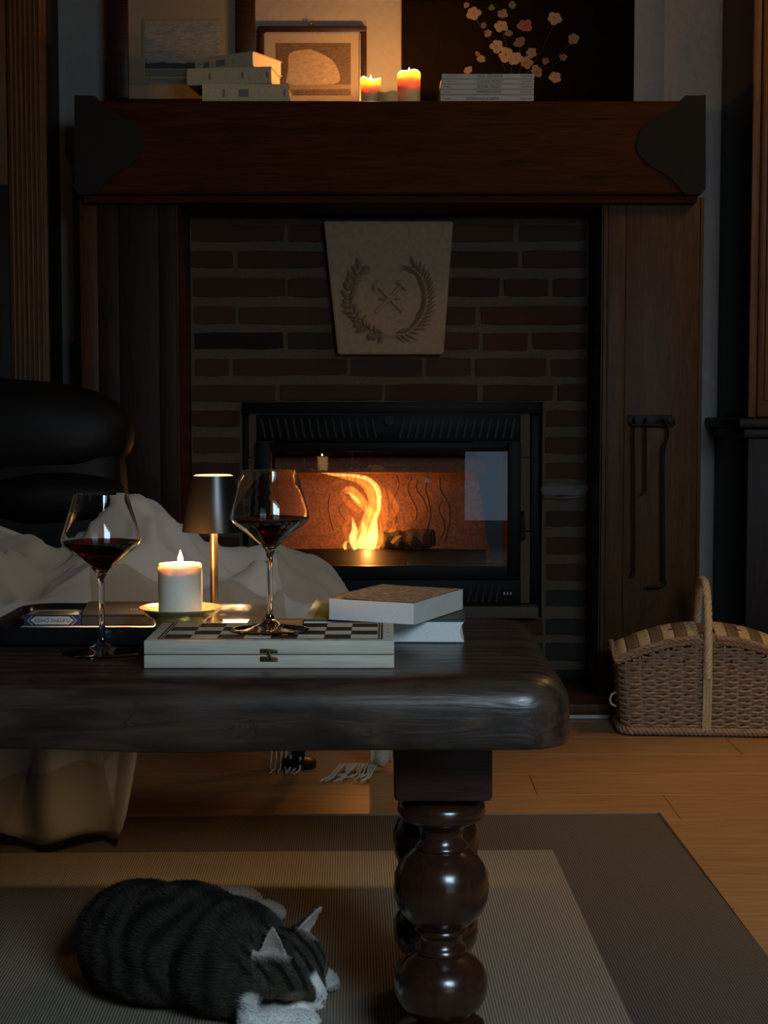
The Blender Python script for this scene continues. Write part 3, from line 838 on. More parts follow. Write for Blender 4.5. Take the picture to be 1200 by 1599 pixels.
def painting(name, stops, scale, dist=1.0, rough=.6):
    m, nt, b = nodes(name)
    v = coords(nt, scale, rnd=False, kind='Generated'); nz = N(nt, 'ShaderNodeTexNoise'); nz.inputs['Detail'].default_value = 7; nz.inputs['Distortion'].default_value = dist
    nt.links.new(v, nz.inputs['Vector'])
    nt.links.new(ramp(nt, nz.outputs['Fac'], stops), b.inputs['Base Color']); b.inputs['Roughness'].default_value = rough
    return m

# ------------------------------------------------------------------ coffee table
TZ, TY0, TY1 = 0.55, 1.80, 2.385
tx1 = at(901, 1110, TY0).x; tx0 = -1.45; tzb = at(600, 1177, TY0).z
tab = thing('coffee_table', 'heavy dark worn oak coffee table with turned bulbous legs', 'table', (.0, 2.09, 0))
def slab():
    bm = bmesh.new(); bmesh.ops.create_cube(bm, size=2.0)
    def cut(ax, n):
        bmesh.ops.subdivide_edges(bm, edges=[e for e in bm.edges if abs((e.verts[0].co - e.verts[1].co)[ax]) > 1e-4 and all(abs((e.verts[0].co - e.verts[1].co)[k]) < 1e-6 for k in range(3) if k != ax)], cuts=n, use_grid_fill=True)
    cut(0, 90); cut(1, 32); cut(2, 12)
    hx, hy_, hz_ = (tx1 - tx0) / 2, (TY1 - TY0) / 2, (TZ - tzb) / 2
    for v in bm.verts:
        # concentrate columns near the rims
        c = [math.copysign(abs(v.co[k]) ** .75, v.co[k]) for k in range(3)]
        p = Vector((c[0] * hx, c[1] * hy_, c[2] * hz_))
        rc_ = .07                                           # corner radius in plan
        qx, qy = max(-hx + rc_, min(hx - rc_, p.x)), max(-hy_ + rc_, min(hy_ - rc_, p.y))
        r = .040 if p.z > 0 else .010
        # rounded plan
        d = Vector((p.x - qx, p.y - qy))
        if abs(d.x) > 1e-9 and abs(d.y) > 1e-9:
            m = max(abs(d.x), abs(d.y)); d = d.normalized() * m
        p.x, p.y = qx + d.x, qy + d.y
        # rounded rim: pull in by how far up the point sits
        edge = min(hx - abs(p.x) if abs(p.x) > hx - rc_ else 9, 9)
        dist_in = rc_ - d.length if d.length > 0 else rc_
        inn = max(0.0, r - dist_in); up = max(0.0, abs(p.z) - (hz_ - r))
        L_ = math.hypot(inn, up); mxx = max(inn, up)
        if inn > 0 and up > 0 and L_ > 0:
            inn2, up2 = inn / L_ * mxx, up / L_ * mxx
            if d.length > 1e-9:
                dn = d.normalized(); p.x -= dn.x * (inn - inn2); p.y -= dn.y * (inn - inn2)
            p.z = math.copysign(hz_ - r + up2, p.z)
        n = noise.noise(Vector((p.x * 6, p.y * 6, p.z * 9)))
        if p.z < hz_ - .002: p.y += n * .004; p.x += n * .003
        p.z += noise.noise(Vector((p.x * 5, p.y * 5, 3))) * (.0035 if p.z < 0 else .0006)
        v.co = p
    mb = MB(); mb.bm.free(); mb.bm = bm
    o = mb.build('table_top', M['table'], tab, smooth=60)
    o.location = ((tx0 + tx1) / 2, (TY0 + TY1) / 2 - 2.09, (TZ + tzb) / 2)
slab()
def zY(py, Y): return at(600, py, Y).z
LY = 2.0; lx = at(689.5, 1393, LY).x
prof_px = [(1252, 40), (1256, 63), (1264, 69), (1274, 70), (1284, 66), (1291, 52), (1294, 42), (1299, 37), (1308, 33.5), (1318, 34), (1325, 39), (1328, 42), (1331, 42),
           (1333, 40), (1337, 46), (1346, 58), (1358, 68), (1374, 74.5), (1393, 76), (1412, 74), (1428, 67), (1441, 56), (1450, 45), (1455, 40), (1457, 42), (1461, 42), (1464, 37),
           (1470, 33), (1478, 33), (1484, 37), (1488, 41), (1492, 41), (1494, 38), (1499, 45), (1507, 58), (1518, 68), (1530, 73.5), (1544, 75), (1560, 73), (1576, 65), (1588, 52), (1597, 40), (1601, 38)]
prof = [(r * LY / F, zY(y, LY)) for y, r in prof_px]
prof += [(.052, prof[-1][1] - .006), (.058, .045), (.058, .025), (.05, .006), (.046, 0.0)]
prof = prof[::-1]
bz0, bz1 = zY(1256, 1.937), tzb + .006
for X, Yl in ((lx, LY), (lx, 2.215), (-1.25, LY), (-1.25, 2.215)):
    g = MB().lathe(prof, 40).build('leg', M['leg'], tab, smooth=50, loc=(X, Yl - 2.09, 0.0085))
    MB().box(-.063, .063, -.063, .063, bz0 - .006, bz1 - .006, .006, 2).build('leg_block', M['block'], g)

# ------------------------------------------------------------------ rug
RA = math.radians(1.2)
rug = thing('rug', 'ribbed flatweave rug with tan field and dark brown border', 'rug', (.588, 3.235, 0), RA)
def rib_mat(name, c1, c2):
    m, nt, b = nodes(name)
    v = coords(nt, (1, 1, 1), rnd=False)
    wv = N(nt, 'ShaderNodeTexWave', wave_type='BANDS', bands_direction='X'); wv.inputs['Scale'].default_value = 68.0; wv.inputs['Distortion'].default_value = .25
    nt.links.new(v, wv.inputs['Vector'])
    v2 = coords(nt, (60, 420, 10), rnd=False); nz = N(nt, 'ShaderNodeTexNoise'); nz.inputs['Detail'].default_value = 2; nt.links.new(v2, nz.inputs['Vector'])
    ma = N(nt, 'ShaderNodeMath', operation='MULTIPLY_ADD'); ma.inputs[1].default_value = .5
    nt.links.new(wv.outputs['Fac'], ma.inputs[0]); 
    mh = N(nt, 'ShaderNodeMath', operation='MULTIPLY'); mh.inputs[1].default_value = .6; nt.links.new(nz.outputs['Fac'], mh.inputs[0]); nt.links.new(mh.outputs[0], ma.inputs[2])
    nt.links.new(ramp(nt, ma.outputs[0], [(.3, c1), (.75, c2)]), b.inputs['Base Color']); b.inputs['Roughness'].default_value = .95
    b.inputs['Specular IOR Level'].default_value = .1
    bump(nt, b, ma.outputs[0], .8, .003)
    return m
M['rug_in'] = rib_mat('rug_field', (.20, .16, .115), (.43, .355, .27))
M['rug_out'] = rib_mat('rug_border', (.085, .068, .055), (.19, .15, .118))
M['binding'] = plain('rug_binding', (.20, .15, .10), .9, nscale=150, bstr=.8)
RWx, RWy, bw, bd = 2.4, 2.3, .262, .265
q = MB(); t_ = .008
q.box(-RWx, 0, -bd, 0, 0.0006, t_); q.box(-RWx, 0, -RWy, -RWy + bd, 0.0006, t_); q.box(-bw, 0, -RWy + bd, -bd, 0.0006, t_); q.box(-RWx, -RWx + bw, -RWy + bd, -bd, 0.0006, t_)
q.build('border', M['rug_out'], rug)
MB().box(-RWx + bw, -bw, -RWy + bd, -bd, 0.0006, t_ + .0002).build('field', M['rug_in'], rug)
MB().tube([(0, 0, .006), (-RWx, 0, .006), (-RWx, -RWy, .006), (0, -RWy, .006)], .0055, 8, closed=True).build('binding', M['binding'], rug)

# ------------------------------------------------------------------ chess box
cb0, cb1 = onz(225, 1044, TZ), onz(616, 1044, TZ)
cyf = (cb0.y + cb1.y) / 2; cw = cb1.x - cb0.x; cd = .163; chh = .0345
box = thing('chess_box', 'folded pale wooden chess box lying in front on the table', 'game box', ((cb0.x + cb1.x) / 2, cyf, TZ))
MB().box(-cw / 2, cw / 2, 0, cd, 0.0004, chh / 2 - .0006, .0012).build('lower_half', M['pale_wood'], box)
up = MB().box(-cw / 2, cw / 2, 0, cd, chh / 2 + .0006, chh, .0012).build('upper_half', M['pale_wood'], box)
sq = .0335; bx = sq * 4; zt = chh + .0002
q = MB()
for i in range(8):
    for j in range(4):
        if (i + j) % 2 == 0:
            x, y_ = -bx + i * sq, .021 + j * sq; q.poly([(x, y_, zt), (x + sq, y_, zt), (x + sq, y_ + sq, zt), (x, y_ + sq, zt)])
for a, b in ((-bx - .007, -bx - .0045), (-bx - .003, -bx - .001), (bx + .001, bx + .003), (bx + .0045, bx + .007)):
    q.poly([(a, .016, zt), (b, .016, zt), (b, cd - .002, zt), (a, cd - .002, zt)])
for a, b in ((.0135, .016), (.0178, .0195)):
    q.poly([(-bx - .007, a, zt), (bx + .007, a, zt), (bx + .007, b, zt), (-bx - .007, b, zt)])
q.build('board_squares', M['print'], up, smooth=0)['kind'] = 'stuff'
for i in range(8):
    text('lettering', 'ABCDEFGH'[i], .008, M['print'], up, (-bx + (i + .5) * sq, .0075, zt + .0001), (0, 0, 0))
for j in range(4):
    for sx in (-1, 1): text('lettering', str(j + 1), .008, M['print'], up, (sx * (bx + .013), .021 + (j + .5) * sq, zt + .0001), (0, 0, 0))
lat = MB().box(-.011, .011, -.0014, .0, chh / 2 + .002, chh / 2 + .0075, .0006).build('latch_plate', M['latch'], box)
MB().box(-.011, .011, -.0014, 0, chh / 2 - .0085, chh / 2 - .002, .0006).build('latch_plate', M['latch'], box)
MB().tube([(0, -.003, chh / 2 + .005), (.001, -.0035, chh / 2), (.003, -.003, chh / 2 - .005)], .0013, 8).build('hook', M['latch'], lat)
for sx in (-1, 1):
    for dz in (.0048, -.0053): MB().ell((sx * .0085, -.0016, chh / 2 + dz), (.0013, .0008, .0013), sub=1).build('screw', M['latch'], lat)

# ------------------------------------------------------------------ wine glasses
def wine_glass(name, label, p, scale=1.0):
    t = thing(name, label, 'wine glass', p, group='wine glasses')
    o_ = [(0.0, .0004), (.0505, .0004), (.0515, .0012), (.0505, .0020), (.042, .0034), (.028, .0055), (.014, .0088), (.0065, .0135), (.0042, .022), (.0036, .045), (.0036, .085), (.0042, .096), (.0058, .103), (.0095, .109),
          (.0170, .1165), (.0290, .1265), (.0400, .1350), (.0475, .1410), (.0510, .1455), (.0520, .1500), (.0512, .1560), (.0490, .1640), (.0450, .1770), (.0405, .1920), (.0370, .2045), (.0355, .2100)]
    i_ = [(.0347, .2100), (.0362, .2040), (.0397, .1918), (.0442, .1768), (.0481, .1640), (.0502, .1560), (.0510, .1500), (.0500, .1460), (.0466, .1418), (.0392, .1360), (.0282, .1276), (.0162, .1178), (.0090, .1112), (.0045, .1075), (0, .1062)]
    MB().lathe(o_ + i_, 48, cap=False).build('glass_body', M['glass'], t, smooth=60).scale = (scale,) * 3
    w = [(0, .1066), (.0042, .1079), (.0087, .1115), (.0158, .1181), (.0278, .1279), (.0388, .1363), (.0462, .1421), (.0496, .1462), (.0499, .1475), (0, .1475)]
    MB().lathe(w, 48, cap=False).build('wine', M['wine'], t, smooth=50).scale = (scale,) * 3
    return t
g1 = onz(160, 1020, TZ)
wine_glass('wine_glass', 'wine glass with red wine standing on the bare table at left', (g1.x, g1.y, TZ), 1.0)
g2 = onz(422, 984.5, TZ + chh)
wine_glass('wine_glass', 'wine glass with red wine standing on the chess box', (g2.x, g2.y, TZ + chh + .0006), .985)

# ------------------------------------------------------------------ tray and what lies on it
ta = thing('serving_tray', 'long black lacquered tray on the left side of the table', 'tray', (-.355, 2.185, TZ))
def rrect(hx, hy_, r, z, n=6):
    out = []
    for cx_, cy_, a0 in ((hx - r, hy_ - r, 0), (-hx + r, hy_ - r, PI / 2), (-hx + r, -hy_ + r, PI), (hx - r, -hy_ + r, 3 * PI / 2)):
        for k in range(n + 1):
            a = a0 + PI / 2 * k / n; out.append((cx_ + r * math.cos(a), cy_ + r * math.sin(a), z))
    return out
thx, thy = .190, .135
loops = [rrect(thx - .03, thy - .03, .03, .0010), rrect(thx - .004, thy - .004, .045, .004), rrect(thx, thy, .05, .014), rrect(thx, thy, .05, .026), rrect(thx - .005, thy - .005, .045, .0275),
         rrect(thx - .009, thy - .009, .042, .024), rrect(thx - .014, thy - .014, .04, .010), rrect(thx - .022, thy - .022, .035, .0066)]
q = MB(); VL = [[q.bm.verts.new(p) for p in lp_] for lp_ in loops]
for A, B in zip(VL, VL[1:]):
    for k in range(len(A)): q.bm.faces.new((A[k], A[(k + 1) % len(A)], B[(k + 1) % len(A)], B[k]))
q.bm.faces.new(VL[0][::-1]); q.bm.faces.new(VL[-1])
q.build('tray_body', M['lacquer'], ta, smooth=40)
ZT = TZ + .0068
# napkin
np_ = onz(140, 981, ZT)
nap = thing('paper_napkin', 'white paper napkin with red and green floral print in the tray', 'napkin', (np_.x, np_.y, ZT), .0)
MB().box(-.100, .222, -.022, .085, 0.0002, .0012).build('sheet', M['card_white'], nap)
for nm, pts in (('red_print', [(.038, -.02), (.062, -.019), (.060, .006), (.037, .003)]), ('green_print', [(-.02, -.02), (.015, -.018), (.02, -.012), (0, -.010), (-.018, -.013)]),
                ('pink_print', [(-.055, -.012), (-.03, -.018), (-.012, -.010), (-.02, .004), (-.05, .002)]), ('pink_print', [(.016, -.012), (.036, -.015), (.034, .004), (.018, .006)]), ('red_print', [(-.012, -.016), (-.002, -.016), (-.001, -.011), (-.011, -.011)])):
    MB().poly([(x, y_, .00135) for x, y_ in pts]).build('printed_flower', M[nm], nap, smooth=0)
# card box
c0, c1 = onz(37, 977, ZT + .0015), onz(126, 977, ZT + .0015)
cbx = thing('playing_card_box', 'navy blue playing card box lying in the tray', 'card box', ((c0.x + c1.x) / 2, c0.y, ZT + .0014))
cwx = (c1.x - c0.x) / 2; chz = .0155
MB().box(-cwx, cwx, 0, .062, 0, chz, .0006, 1).build('carton', M['navy'], cbx)
MB().poly([(-cwx + .004, .003, chz + .0002), (cwx - .004, .003, chz + .0002), (cwx - .004, .058, chz + .0002), (-cwx + .004, .058, chz + .0002)]).build('top_print', M['card_white'], cbx, smooth=0)
MB().poly([(-cwx + .012, .008, chz + .0004), (cwx - .02, .006, chz + .0004), (cwx - .012, .05, chz + .0004), (-cwx + .016, .04, chz + .0004)]).build('top_picture', M['ink_pale'], cbx, smooth=0)
hx_ = cwx - .010
MB().poly([(-hx_, -.0002, chz * .5), (-hx_ + .007, -.0002, chz * .12), (hx_ - .007, -.0002, chz * .12), (hx_, -.0002, chz * .5), (hx_ - .007, -.0002, chz * .88), (-hx_ + .007, -.0002, chz * .88)]).build('label_plate', M['card_white'], cbx, smooth=0)
for sx in (-1, 1):
    MB().poly([(sx * (hx_ + .0035), -.0002, chz * .5), (sx * (hx_ - .0035), -.0002, chz * .92), (sx * (hx_ - .002), -.0002, chz * .92), (sx * (hx_ + .005), -.0002, chz * .5), (sx * (hx_ - .002), -.0002, chz * .08), (sx * (hx_ - .0035), -.0002, chz * .08)]).build('label_border', M['card_white'], cbx, smooth=0)
text('lettering', 'PLAYING CARDS', .0076, M['navy'], cbx, (0, -.0004, chz * .5), (PI / 2, PI, 0), width=.92)
# black case
k0, k1 = onz(127, 977, ZT + .0015), onz(240, 977, ZT + .0015)
cs = thing('black_case', 'matte black case with sloping lid lying behind the glass stem', 'case', ((k0.x + k1.x) / 2, k0.y + .002, ZT + .0014))
w2 = (k1.x - k0.x) / 2
MB().prism([(0, 0), (.075, 0), (.078, .012), (.060, .0275), (.052, .028), (.0, .0165)], 'x', -w2, w2).build('case_body', M['case_black'], cs, smooth=25)
q = MB()
MB().box(-w2 - .0003, w2 + .0003, -.0006, .0, .0135, .0142).build('lid_seam', M['lacquer'], cs)
q = MB()
for k_ in range(5):
    xk = w2 * .30 + .0042 * k_; q.poly([(xk, .018, .0207), (xk + .002, .018, .0207), (xk + .002, .022, .0216), (xk, .022, .0216)])
q.build('stamped_mark', M['ink_pale'], cs, smooth=0)['kind'] = 'stuff'
# gilded dish with candle
dp = onz(282, 984, ZT); dp.y = 2.150; dp.x = at(282, 950, 2.15).x
dish = thing('footed_dish', 'shiny gilded footed dish holding the white pillar candle', 'dish', (dp.x, dp.y, ZT + .0014))
MB().lathe([(0, .0005), (.040, .0005), (.041, .003), (.036, .008), (.034, .013), (.038, .018), (.050, .025), (.057, .0315), (.0585, .034), (.0575, .0348), (.055, .0325), (.048, .0275), (.037, .0225), (.030, .021), (0, .0205)], 48, cap=False).build('dish_body', M['gold'], dish, smooth=45)
def flame_at(parent, p, h=.020, r=.0042, e=.35, lean=.0):
    prof = [(0, -.0015), (r * .55, 0), (r * .95, h * .18), (r, h * .30), (r * .8, h * .5), (r * .45, h * .75), (r * .18, h * .92), (0, h)]
    o = MB().lathe(prof, 12, cap=False).build('flame', M['flame'], parent, smooth=60, loc=p)
    l = light('candle_light', 'POINT', (0, 0, h * .35), e, (1.0, .42, .10), .0026); l.parent = o
    return o
def candle(name, label, p, r, h, flame=None, e=.3, cup=.006, lip=0.0, seed=0, group=None, wax='wax'):
    t = thing(name, label, 'candle', p, group=group)
    rr = random.Random(seed); seg = 40
    prof = [(0, 0), (r, 0), (r, h * .3), (r, h * .6), (r, h - .006), (r * .985, h - .002), (r * .94, h), (r * .86, h - .001), (r * .72, h - cup * .7), (r * .4, h - cup), (0, h - cup)]
    q = MB().lathe(prof, seg, cap=False)
    for v in q.bm.verts:
        a = math.atan2(v.co.y, v.co.x); rad = math.hypot(v.co.x, v.co.y)
        if v.co.z > h * .7 and rad > r * .6:
            w = lip * (math.sin(2 * a + seed) * .5 + math.sin(3 * a + seed * 2.3) * .35 + math.sin(5 * a + 1) * .2)
            k = (v.co.z - h * .7) / (h * .3)
            v.co.z += w * k * .9
            v.co.x *= 1 + (.10 * k if lip else 0) * max(0, math.sin(2 * a + seed)) ; v.co.y *= 1 + (.10 * k if lip else 0) * max(0, math.sin(2 * a + seed))
    q.build('wax_body', M[wax], t, smooth=60)
    if flame:
        MB().tube([(0, 0, h - cup - .001), (.0006, 0, h - cup + .005), (.001, 0, h - cup + .009)], .0008, 6).build('wick', M['wick'], t)
        flame_at(t, (.0005, 0, h - cup + .0065), e=e, h=flame)
    return t
ch_ = at(282, 880, 2.15).z - (ZT + .0226)
candle('pillar_candle', 'white lit pillar candle standing in the gilded dish', (dp.x, dp.y, ZT + .0226), .0308, ch_, .019, 3.6, .006)
# little table lamp
lpx = at(334.5, 900, 2.245).x; ly = 2.245
la = thing('table_lamp', 'small cordless lamp with black conical shade and bronze stem', 'table lamp', (lpx, ly, ZT + .0014))
def lz(py): return at(334, py, ly).z - ZT
zs0, zs1 = lz(831), lz(744)
MB().lathe([(0, .0002), (.0125, .0002), (.0130, .0015), (.0120, .0035), (.0092, .0075), (.0072, .013), (.0060, .018), (0, .018)], 32, cap=False).build('base', M['bronze'], la, smooth=40)
MB().lathe([(.0056, .0178), (.0056, .03), (.0058, zs1 - .02), (0, zs1 - .02)], 20, cap=False).build('stem', M['bronze'], la, smooth=40)
sh = MB().lathe([(.0465, zs0), (.0308, zs1), (.0298, zs1), (.0455, zs0)], 48, closed=True).build('shade', M['lamp_black'], la, smooth=40)
MB().lathe([(.0453, zs0 + .0006), (.0296, zs1 - .002)], 48, cap=False).build('shade_lining', M['shade_in'], sh, smooth=40)
MB().lathe([(0, zs1 - .003), (.0290, zs1 - .003), (.0290, zs1 - .0005), (.026, zs1 + .0012), (0, zs1 + .0016)], 40, cap=False).build('top_diffuser', M['diffuser'], sh, smooth=40)
lb = light('lamp_bulb', 'POINT', (.012, -.004, zs0 + .040), 10.0, (1.0, .62, .27), .006); lb.parent = la

# ------------------------------------------------------------------ two books on the table
def book(name, label, p, rotz, w, d, h, cover, pages, spine='left', ct=.002, over=.002, group=None):
    """w across, d front to back; spine on the left, right or front"""
    t = thing(name, label, 'book', p, rotz, group)
    cv = MB(); cv.box(-w / 2, w / 2, -d / 2, d / 2, 0.0002, ct, ct * .3, 1); cv.build('back_cover', cover, t)
    MB().box(-w / 2, w / 2, -d / 2, d / 2, h - ct, h, ct * .3, 1).build('front_cover', cover, t)
    if spine == 'front': MB().grid(lambda u, v: Vector((-w / 2 + w * u, -d / 2 - .004 * math.sin(PI * v) ** .6, h * v)), 2, 8).build('spine', cover, t)
    elif spine == 'left': MB().grid(lambda u, v: Vector((-w / 2 - .004 * math.sin(PI * v) ** .6, -d / 2 + d * u, h * v)), 2, 8).build('spine', cover, t)
    x0, x1, y0, y1 = -w / 2 + over, w / 2 - over, -d / 2 + over, d / 2 - over
    q = MB()
    if spine == 'left':
        poly = [(x0 - over, ct), (x1, ct)] + [(x1 - .006 * math.sin(PI * k / 6), ct + (h - 2 * ct) * k / 6) for k in range(1, 6)] + [(x1, h - ct), (x0 - over, h - ct)]
        q.prism(poly, 'y', y0, y1)
    else:
        y0 = -d / 2; q.box(x0, x1, y0, y1, ct, h - ct)
    q.build('page_block', pages, t)
    return t
c = (onz(478, 974, TZ + .03) + onz(728, 974, TZ + .03)) / 2
bk = book('hardcover_book', 'thick hardcover book with dark green cover lying under the paperback', (c.x + .002, 2.215, TZ), -.03, .222, .245, .032, M['cover_green'], M['paper'])
q = MB(); q.grid(lambda u, v: Vector((-.111 - .0045 * math.sin(PI * v) ** .6 + (0.0 if v < 1 else 0), -.1225 + .245 * u, .032 * v)), 2, 8)
q.build('jacket_spine', M['cover_white'], bk)
MB().poly([(-.111, -.1225, .0323), (-.072, -.1225, .0323), (-.072, .1225, .0323), (-.111, .1225, .0323)]).build('jacket_edge', plain('cream_jacket', (.55, .50, .33), .35), bk, smooth=0)
MB().poly([(-.100, -.118, .0325), (-.078, -.118, .0325), (-.078, .06, .0325), (-.100, .06, .0325)]).build('jacket_picture', painting('olive_picture', [(.3, (.10, .10, .02)), (.7, (.42, .38, .10))], (3, 30, 3)), bk, smooth=0)
pa, pb, pc_ = Vector((.038, 2.03)), Vector((.1095, 2.19)), Vector((-.0725, 2.096))
ctr = (pb + pc_) / 2; ang = math.atan2((pb - pa).y, (pb - pa).x)
zb = TZ + .0335
pb_ = thing('paperback_book', 'thick pocket paperback with picture cover lying on the hardcover', 'book', (ctr.x, ctr.y, zb), ang)
PL, PW, PH = .176, .126, .029
MB().box(-PL / 2, PL / 2, -PW / 2, PW / 2, .0006, PH - .0006).build('page_block', M['paper'], pb_)
MB().box(-PL / 2 - .0006, PL / 2 + .0006, -PW / 2 - .0006, PW / 2 + .0006, .0, .0006).build('back_cover', M['cover_white'], pb_)
cov = painting('sepia_landscape_cover', [(.30, (.10, .07, .045)), (.5, (.30, .22, .13)), (.72, (.52, .41, .27))], (2.2, 5, 1))
MB().grid(lambda u, v: Vector((-PL / 2 + PL * u, -PW / 2 + PW * v, PH + .0004 + .0045 * max(0, v - .55) ** 1.4 * (1.6 - u))), 8, 12).build('front_cover', cov, pb_)
MB().box(-PL / 2 - .0008, PL / 2 + .0008, -PW / 2 - .0012, -PW / 2 - .0004, 0, PH).build('spine', M['cover_white'], pb_)

# ------------------------------------------------------------------ mantel shelf: pictures
def framed(name, label, x0, x1, ytop, fw, Yf, layers, tilt=.0, mat=M['frame_dark']):
    a, b = at(x0, ytop, Yf), at(x1, ytop, Yf)
    w = b.x - a.x; h = b.z - ZM
    t = thing(name, label, 'picture', ((a.x + b.x) / 2, Yf, ZM)); t.rotation_euler = (-tilt, 0, 0)
    f = fw * Yf / F
    for nm, bb in (('frame_rail', (-w / 2, w / 2, 0.0005, f)), ('frame_rail', (-w / 2, w / 2, h - f, h)), ('frame_stile', (-w / 2, -w / 2 + f, f, h - f)), ('frame_stile', (w / 2 - f, w / 2, f, h - f))):
        MB().box(bb[0], bb[1], 0, .022, bb[2], bb[3], .004, 2).build(nm, mat, t)
    return t, w, h, f
def rectp(t, name, x0, x1, z0, z1, y_, m):
    return MB().box(x0, x1, y_, y_ + .001, z0, z1).build(name, m, t, smooth=0)
YA = 4.60
def lz2(py, Y): return at(600, py, Y).z - ZM
pt, w, h, f = framed('framed_seascape', 'large dark framed seascape with beige mat behind the left books', 168, 398, -60, 30, YA, None)
cxp = pt.location.x
def px2(px, Y, c): return at(px, 100, Y).x - c
rectp(pt, 'mat', -w / 2 + f * .9, w / 2 - f * .9, f * .9, h - f * .9, .012, M['mat_board'])
rectp(pt, 'gilt_fillet', px2(223, YA, cxp), px2(346, YA, cxp), lz2(121, YA), lz2(29, YA), .0105, M['gilt'])
sea = rectp(pt, 'painting', px2(226, YA, cxp), px2(343, YA, cxp), lz2(118, YA), lz2(32, YA), .009, painting('stormy_sky', [(.3, (.12, .125, .125)), (.7, (.25, .25, .235))], (2, 1, 5)))
xA, xB = px2(226, YA, cxp), px2(343, YA, cxp)
def strip(nm, z0, z1, mm, amp, fr_, y_):
    n = 24; top = [(xA + (xB - xA) * k / n, lz2(z0, YA) + amp * noise.noise(Vector((k * fr_, z0, 0)))) for k in range(n + 1)]
    MB().poly([(x, y_, z) for x, z in top] + [(xB, y_, lz2(z1, YA)), (xA, y_, lz2(z1, YA))]).build(nm, mm, sea, smooth=0)
strip('painted_sea', 78, 118, painting('sea', [(.35, (.08, .085, .085)), (.6, (.20, .205, .19)), (.75, (.36, .36, .33))], (3, 1, 14)), .002, .5, .0086)
strip('painted_rocks', 97, 106, painting('rocks', [(.3, (.008, .008, .008)), (.7, (.03, .028, .025))], (6, 1, 9)), .010, .45, .0082)
strip('painted_surf', 108, 118, painting('surf', [(.35, (.05, .055, .055)), (.7, (.19, .19, .17))], (4, 1, 12)), .004, .6, .0078)
YC = 4.705
pt, w, h, f = framed('framed_rock_print', 'small dark framed sepia print of a pale boulder', 403, 573, 40, 9, YC, None)
cxp = pt.location.x
rectp(pt, 'mat', -w / 2 + f * .9, w / 2 - f * .9, f * .9, h - f * .9, .012, M['mat_cream'])
for bb in ((-w / 2 + f, -w / 2 + f + .004, f, h - f), (w / 2 - f - .004, w / 2 - f, f, h - f), (-w / 2 + f, w / 2 - f, f, f + .004), (-w / 2 + f, w / 2 - f, h - f - .004, h - f)):
    rectp(pt, 'silver_fillet', *bb, .006, M['silver'])
xA, xB = px2(431, YC, cxp), px2(548, YC, cxp)
pic = rectp(pt, 'print', xA, xB, lz2(148, YC), lz2(66, YC), .0105, painting('dark_sepia', [(.3, (.05, .030, .016)), (.7, (.15, .085, .045))], (4, 1, 4), 2))
rk = spline([(446, 128), (450, 105), (450, 88), (456, 80), (470, 77), (485, 76), (505, 84), (520, 94), (528, 108), (531, 124), (520, 130), (490, 131), (460, 132)], 40)
MB().poly([(px2(x, YC, cxp), .0100, lz2(y_, YC)) for x, y_ in rk]).build('printed_boulder', painting('pale_boulder', [(.3, (.26, .18, .11)), (.7, (.40, .31, .20))], (3, 1, 3)), pic, smooth=0)
MB().poly([(px2(x, YC, cxp), .0101, lz2(y_, YC)) for x, y_ in ((431, 130), (548, 131), (548, 138), (431, 139))]).build('printed_shore', painting('shore', [(.3, (.15, .10, .06)), (.7, (.28, .2, .12))], (8, 1, 8)), pic, smooth=0)
q = MB()
for k_, ww in enumerate((.0022, .0016, .0026, .0014, .0022, .0018, .0024)):
    xk = px2(481 + 2.9 * k_, YC, cxp); q.box(xk - ww / 2, xk + ww / 2, .0108, .0112, lz2(157, YC), lz2(154, YC))
q.build('caption', M['ink_pale'], pt)['kind'] = 'stuff'
MB().tube([(-.008, .012, h - .001), (-.005, .010, h + .008), (0, .010, h + .011), (.005, .010, h + .008), (.008, .012, h - .001)], .002, 6).build('hanger', M['brass_pin'], pt)
# dark flower painting
YD = 4.70
a, b = at(628, 0, YD), at(992, 0, YD)
fp = thing('flower_painting', 'large unframed dark canvas with pale blossoms leaning on the wall', 'painting', ((a.x + b.x) / 2, YD, ZM))
w = b.x - a.x; cxp = fp.location.x
MB().box(-w / 2, w / 2, 0, .035, .0005, .62, .003).build('canvas', plain('dark_canvas', (.003, .0017, .0014), .85, 0, .04, var=.3, nscale=6, bstr=.15), fp)
PET = [plain('petal_%d' % k, c_, .7, var=.25, nscale=120, bstr=.2) for k, c_ in enumerate([(.15, .115, .085), (.095, .07, .05), (.06, .038, .038), (.10, .03, .02), (.045, .06, .035)])]
def blossom(px, py, r, m, n=5):
    q = MB(); c0_ = at(px, py, YD); X, Z = c0_.x - cxp, c0_.z - ZM; s = YD / F
    a0 = random.uniform(0, 6)
    for k in range(n):
        a = a0 + 2 * PI * k / n + random.uniform(-.2, .2); rr = r * s * random.uniform(.8, 1.1)
        cxk, czk = X + math.cos(a) * rr * .55, Z + math.sin(a) * rr * .55
        q.poly([(cxk + math.cos(t) * rr * .52, -.0006 - .0002 * k, czk + math.sin(t) * rr * .46) for t in np.linspace(0, 2 * PI, 9)[:-1]])
    q.build('painted_blossom', PET[m], fp, smooth=0)
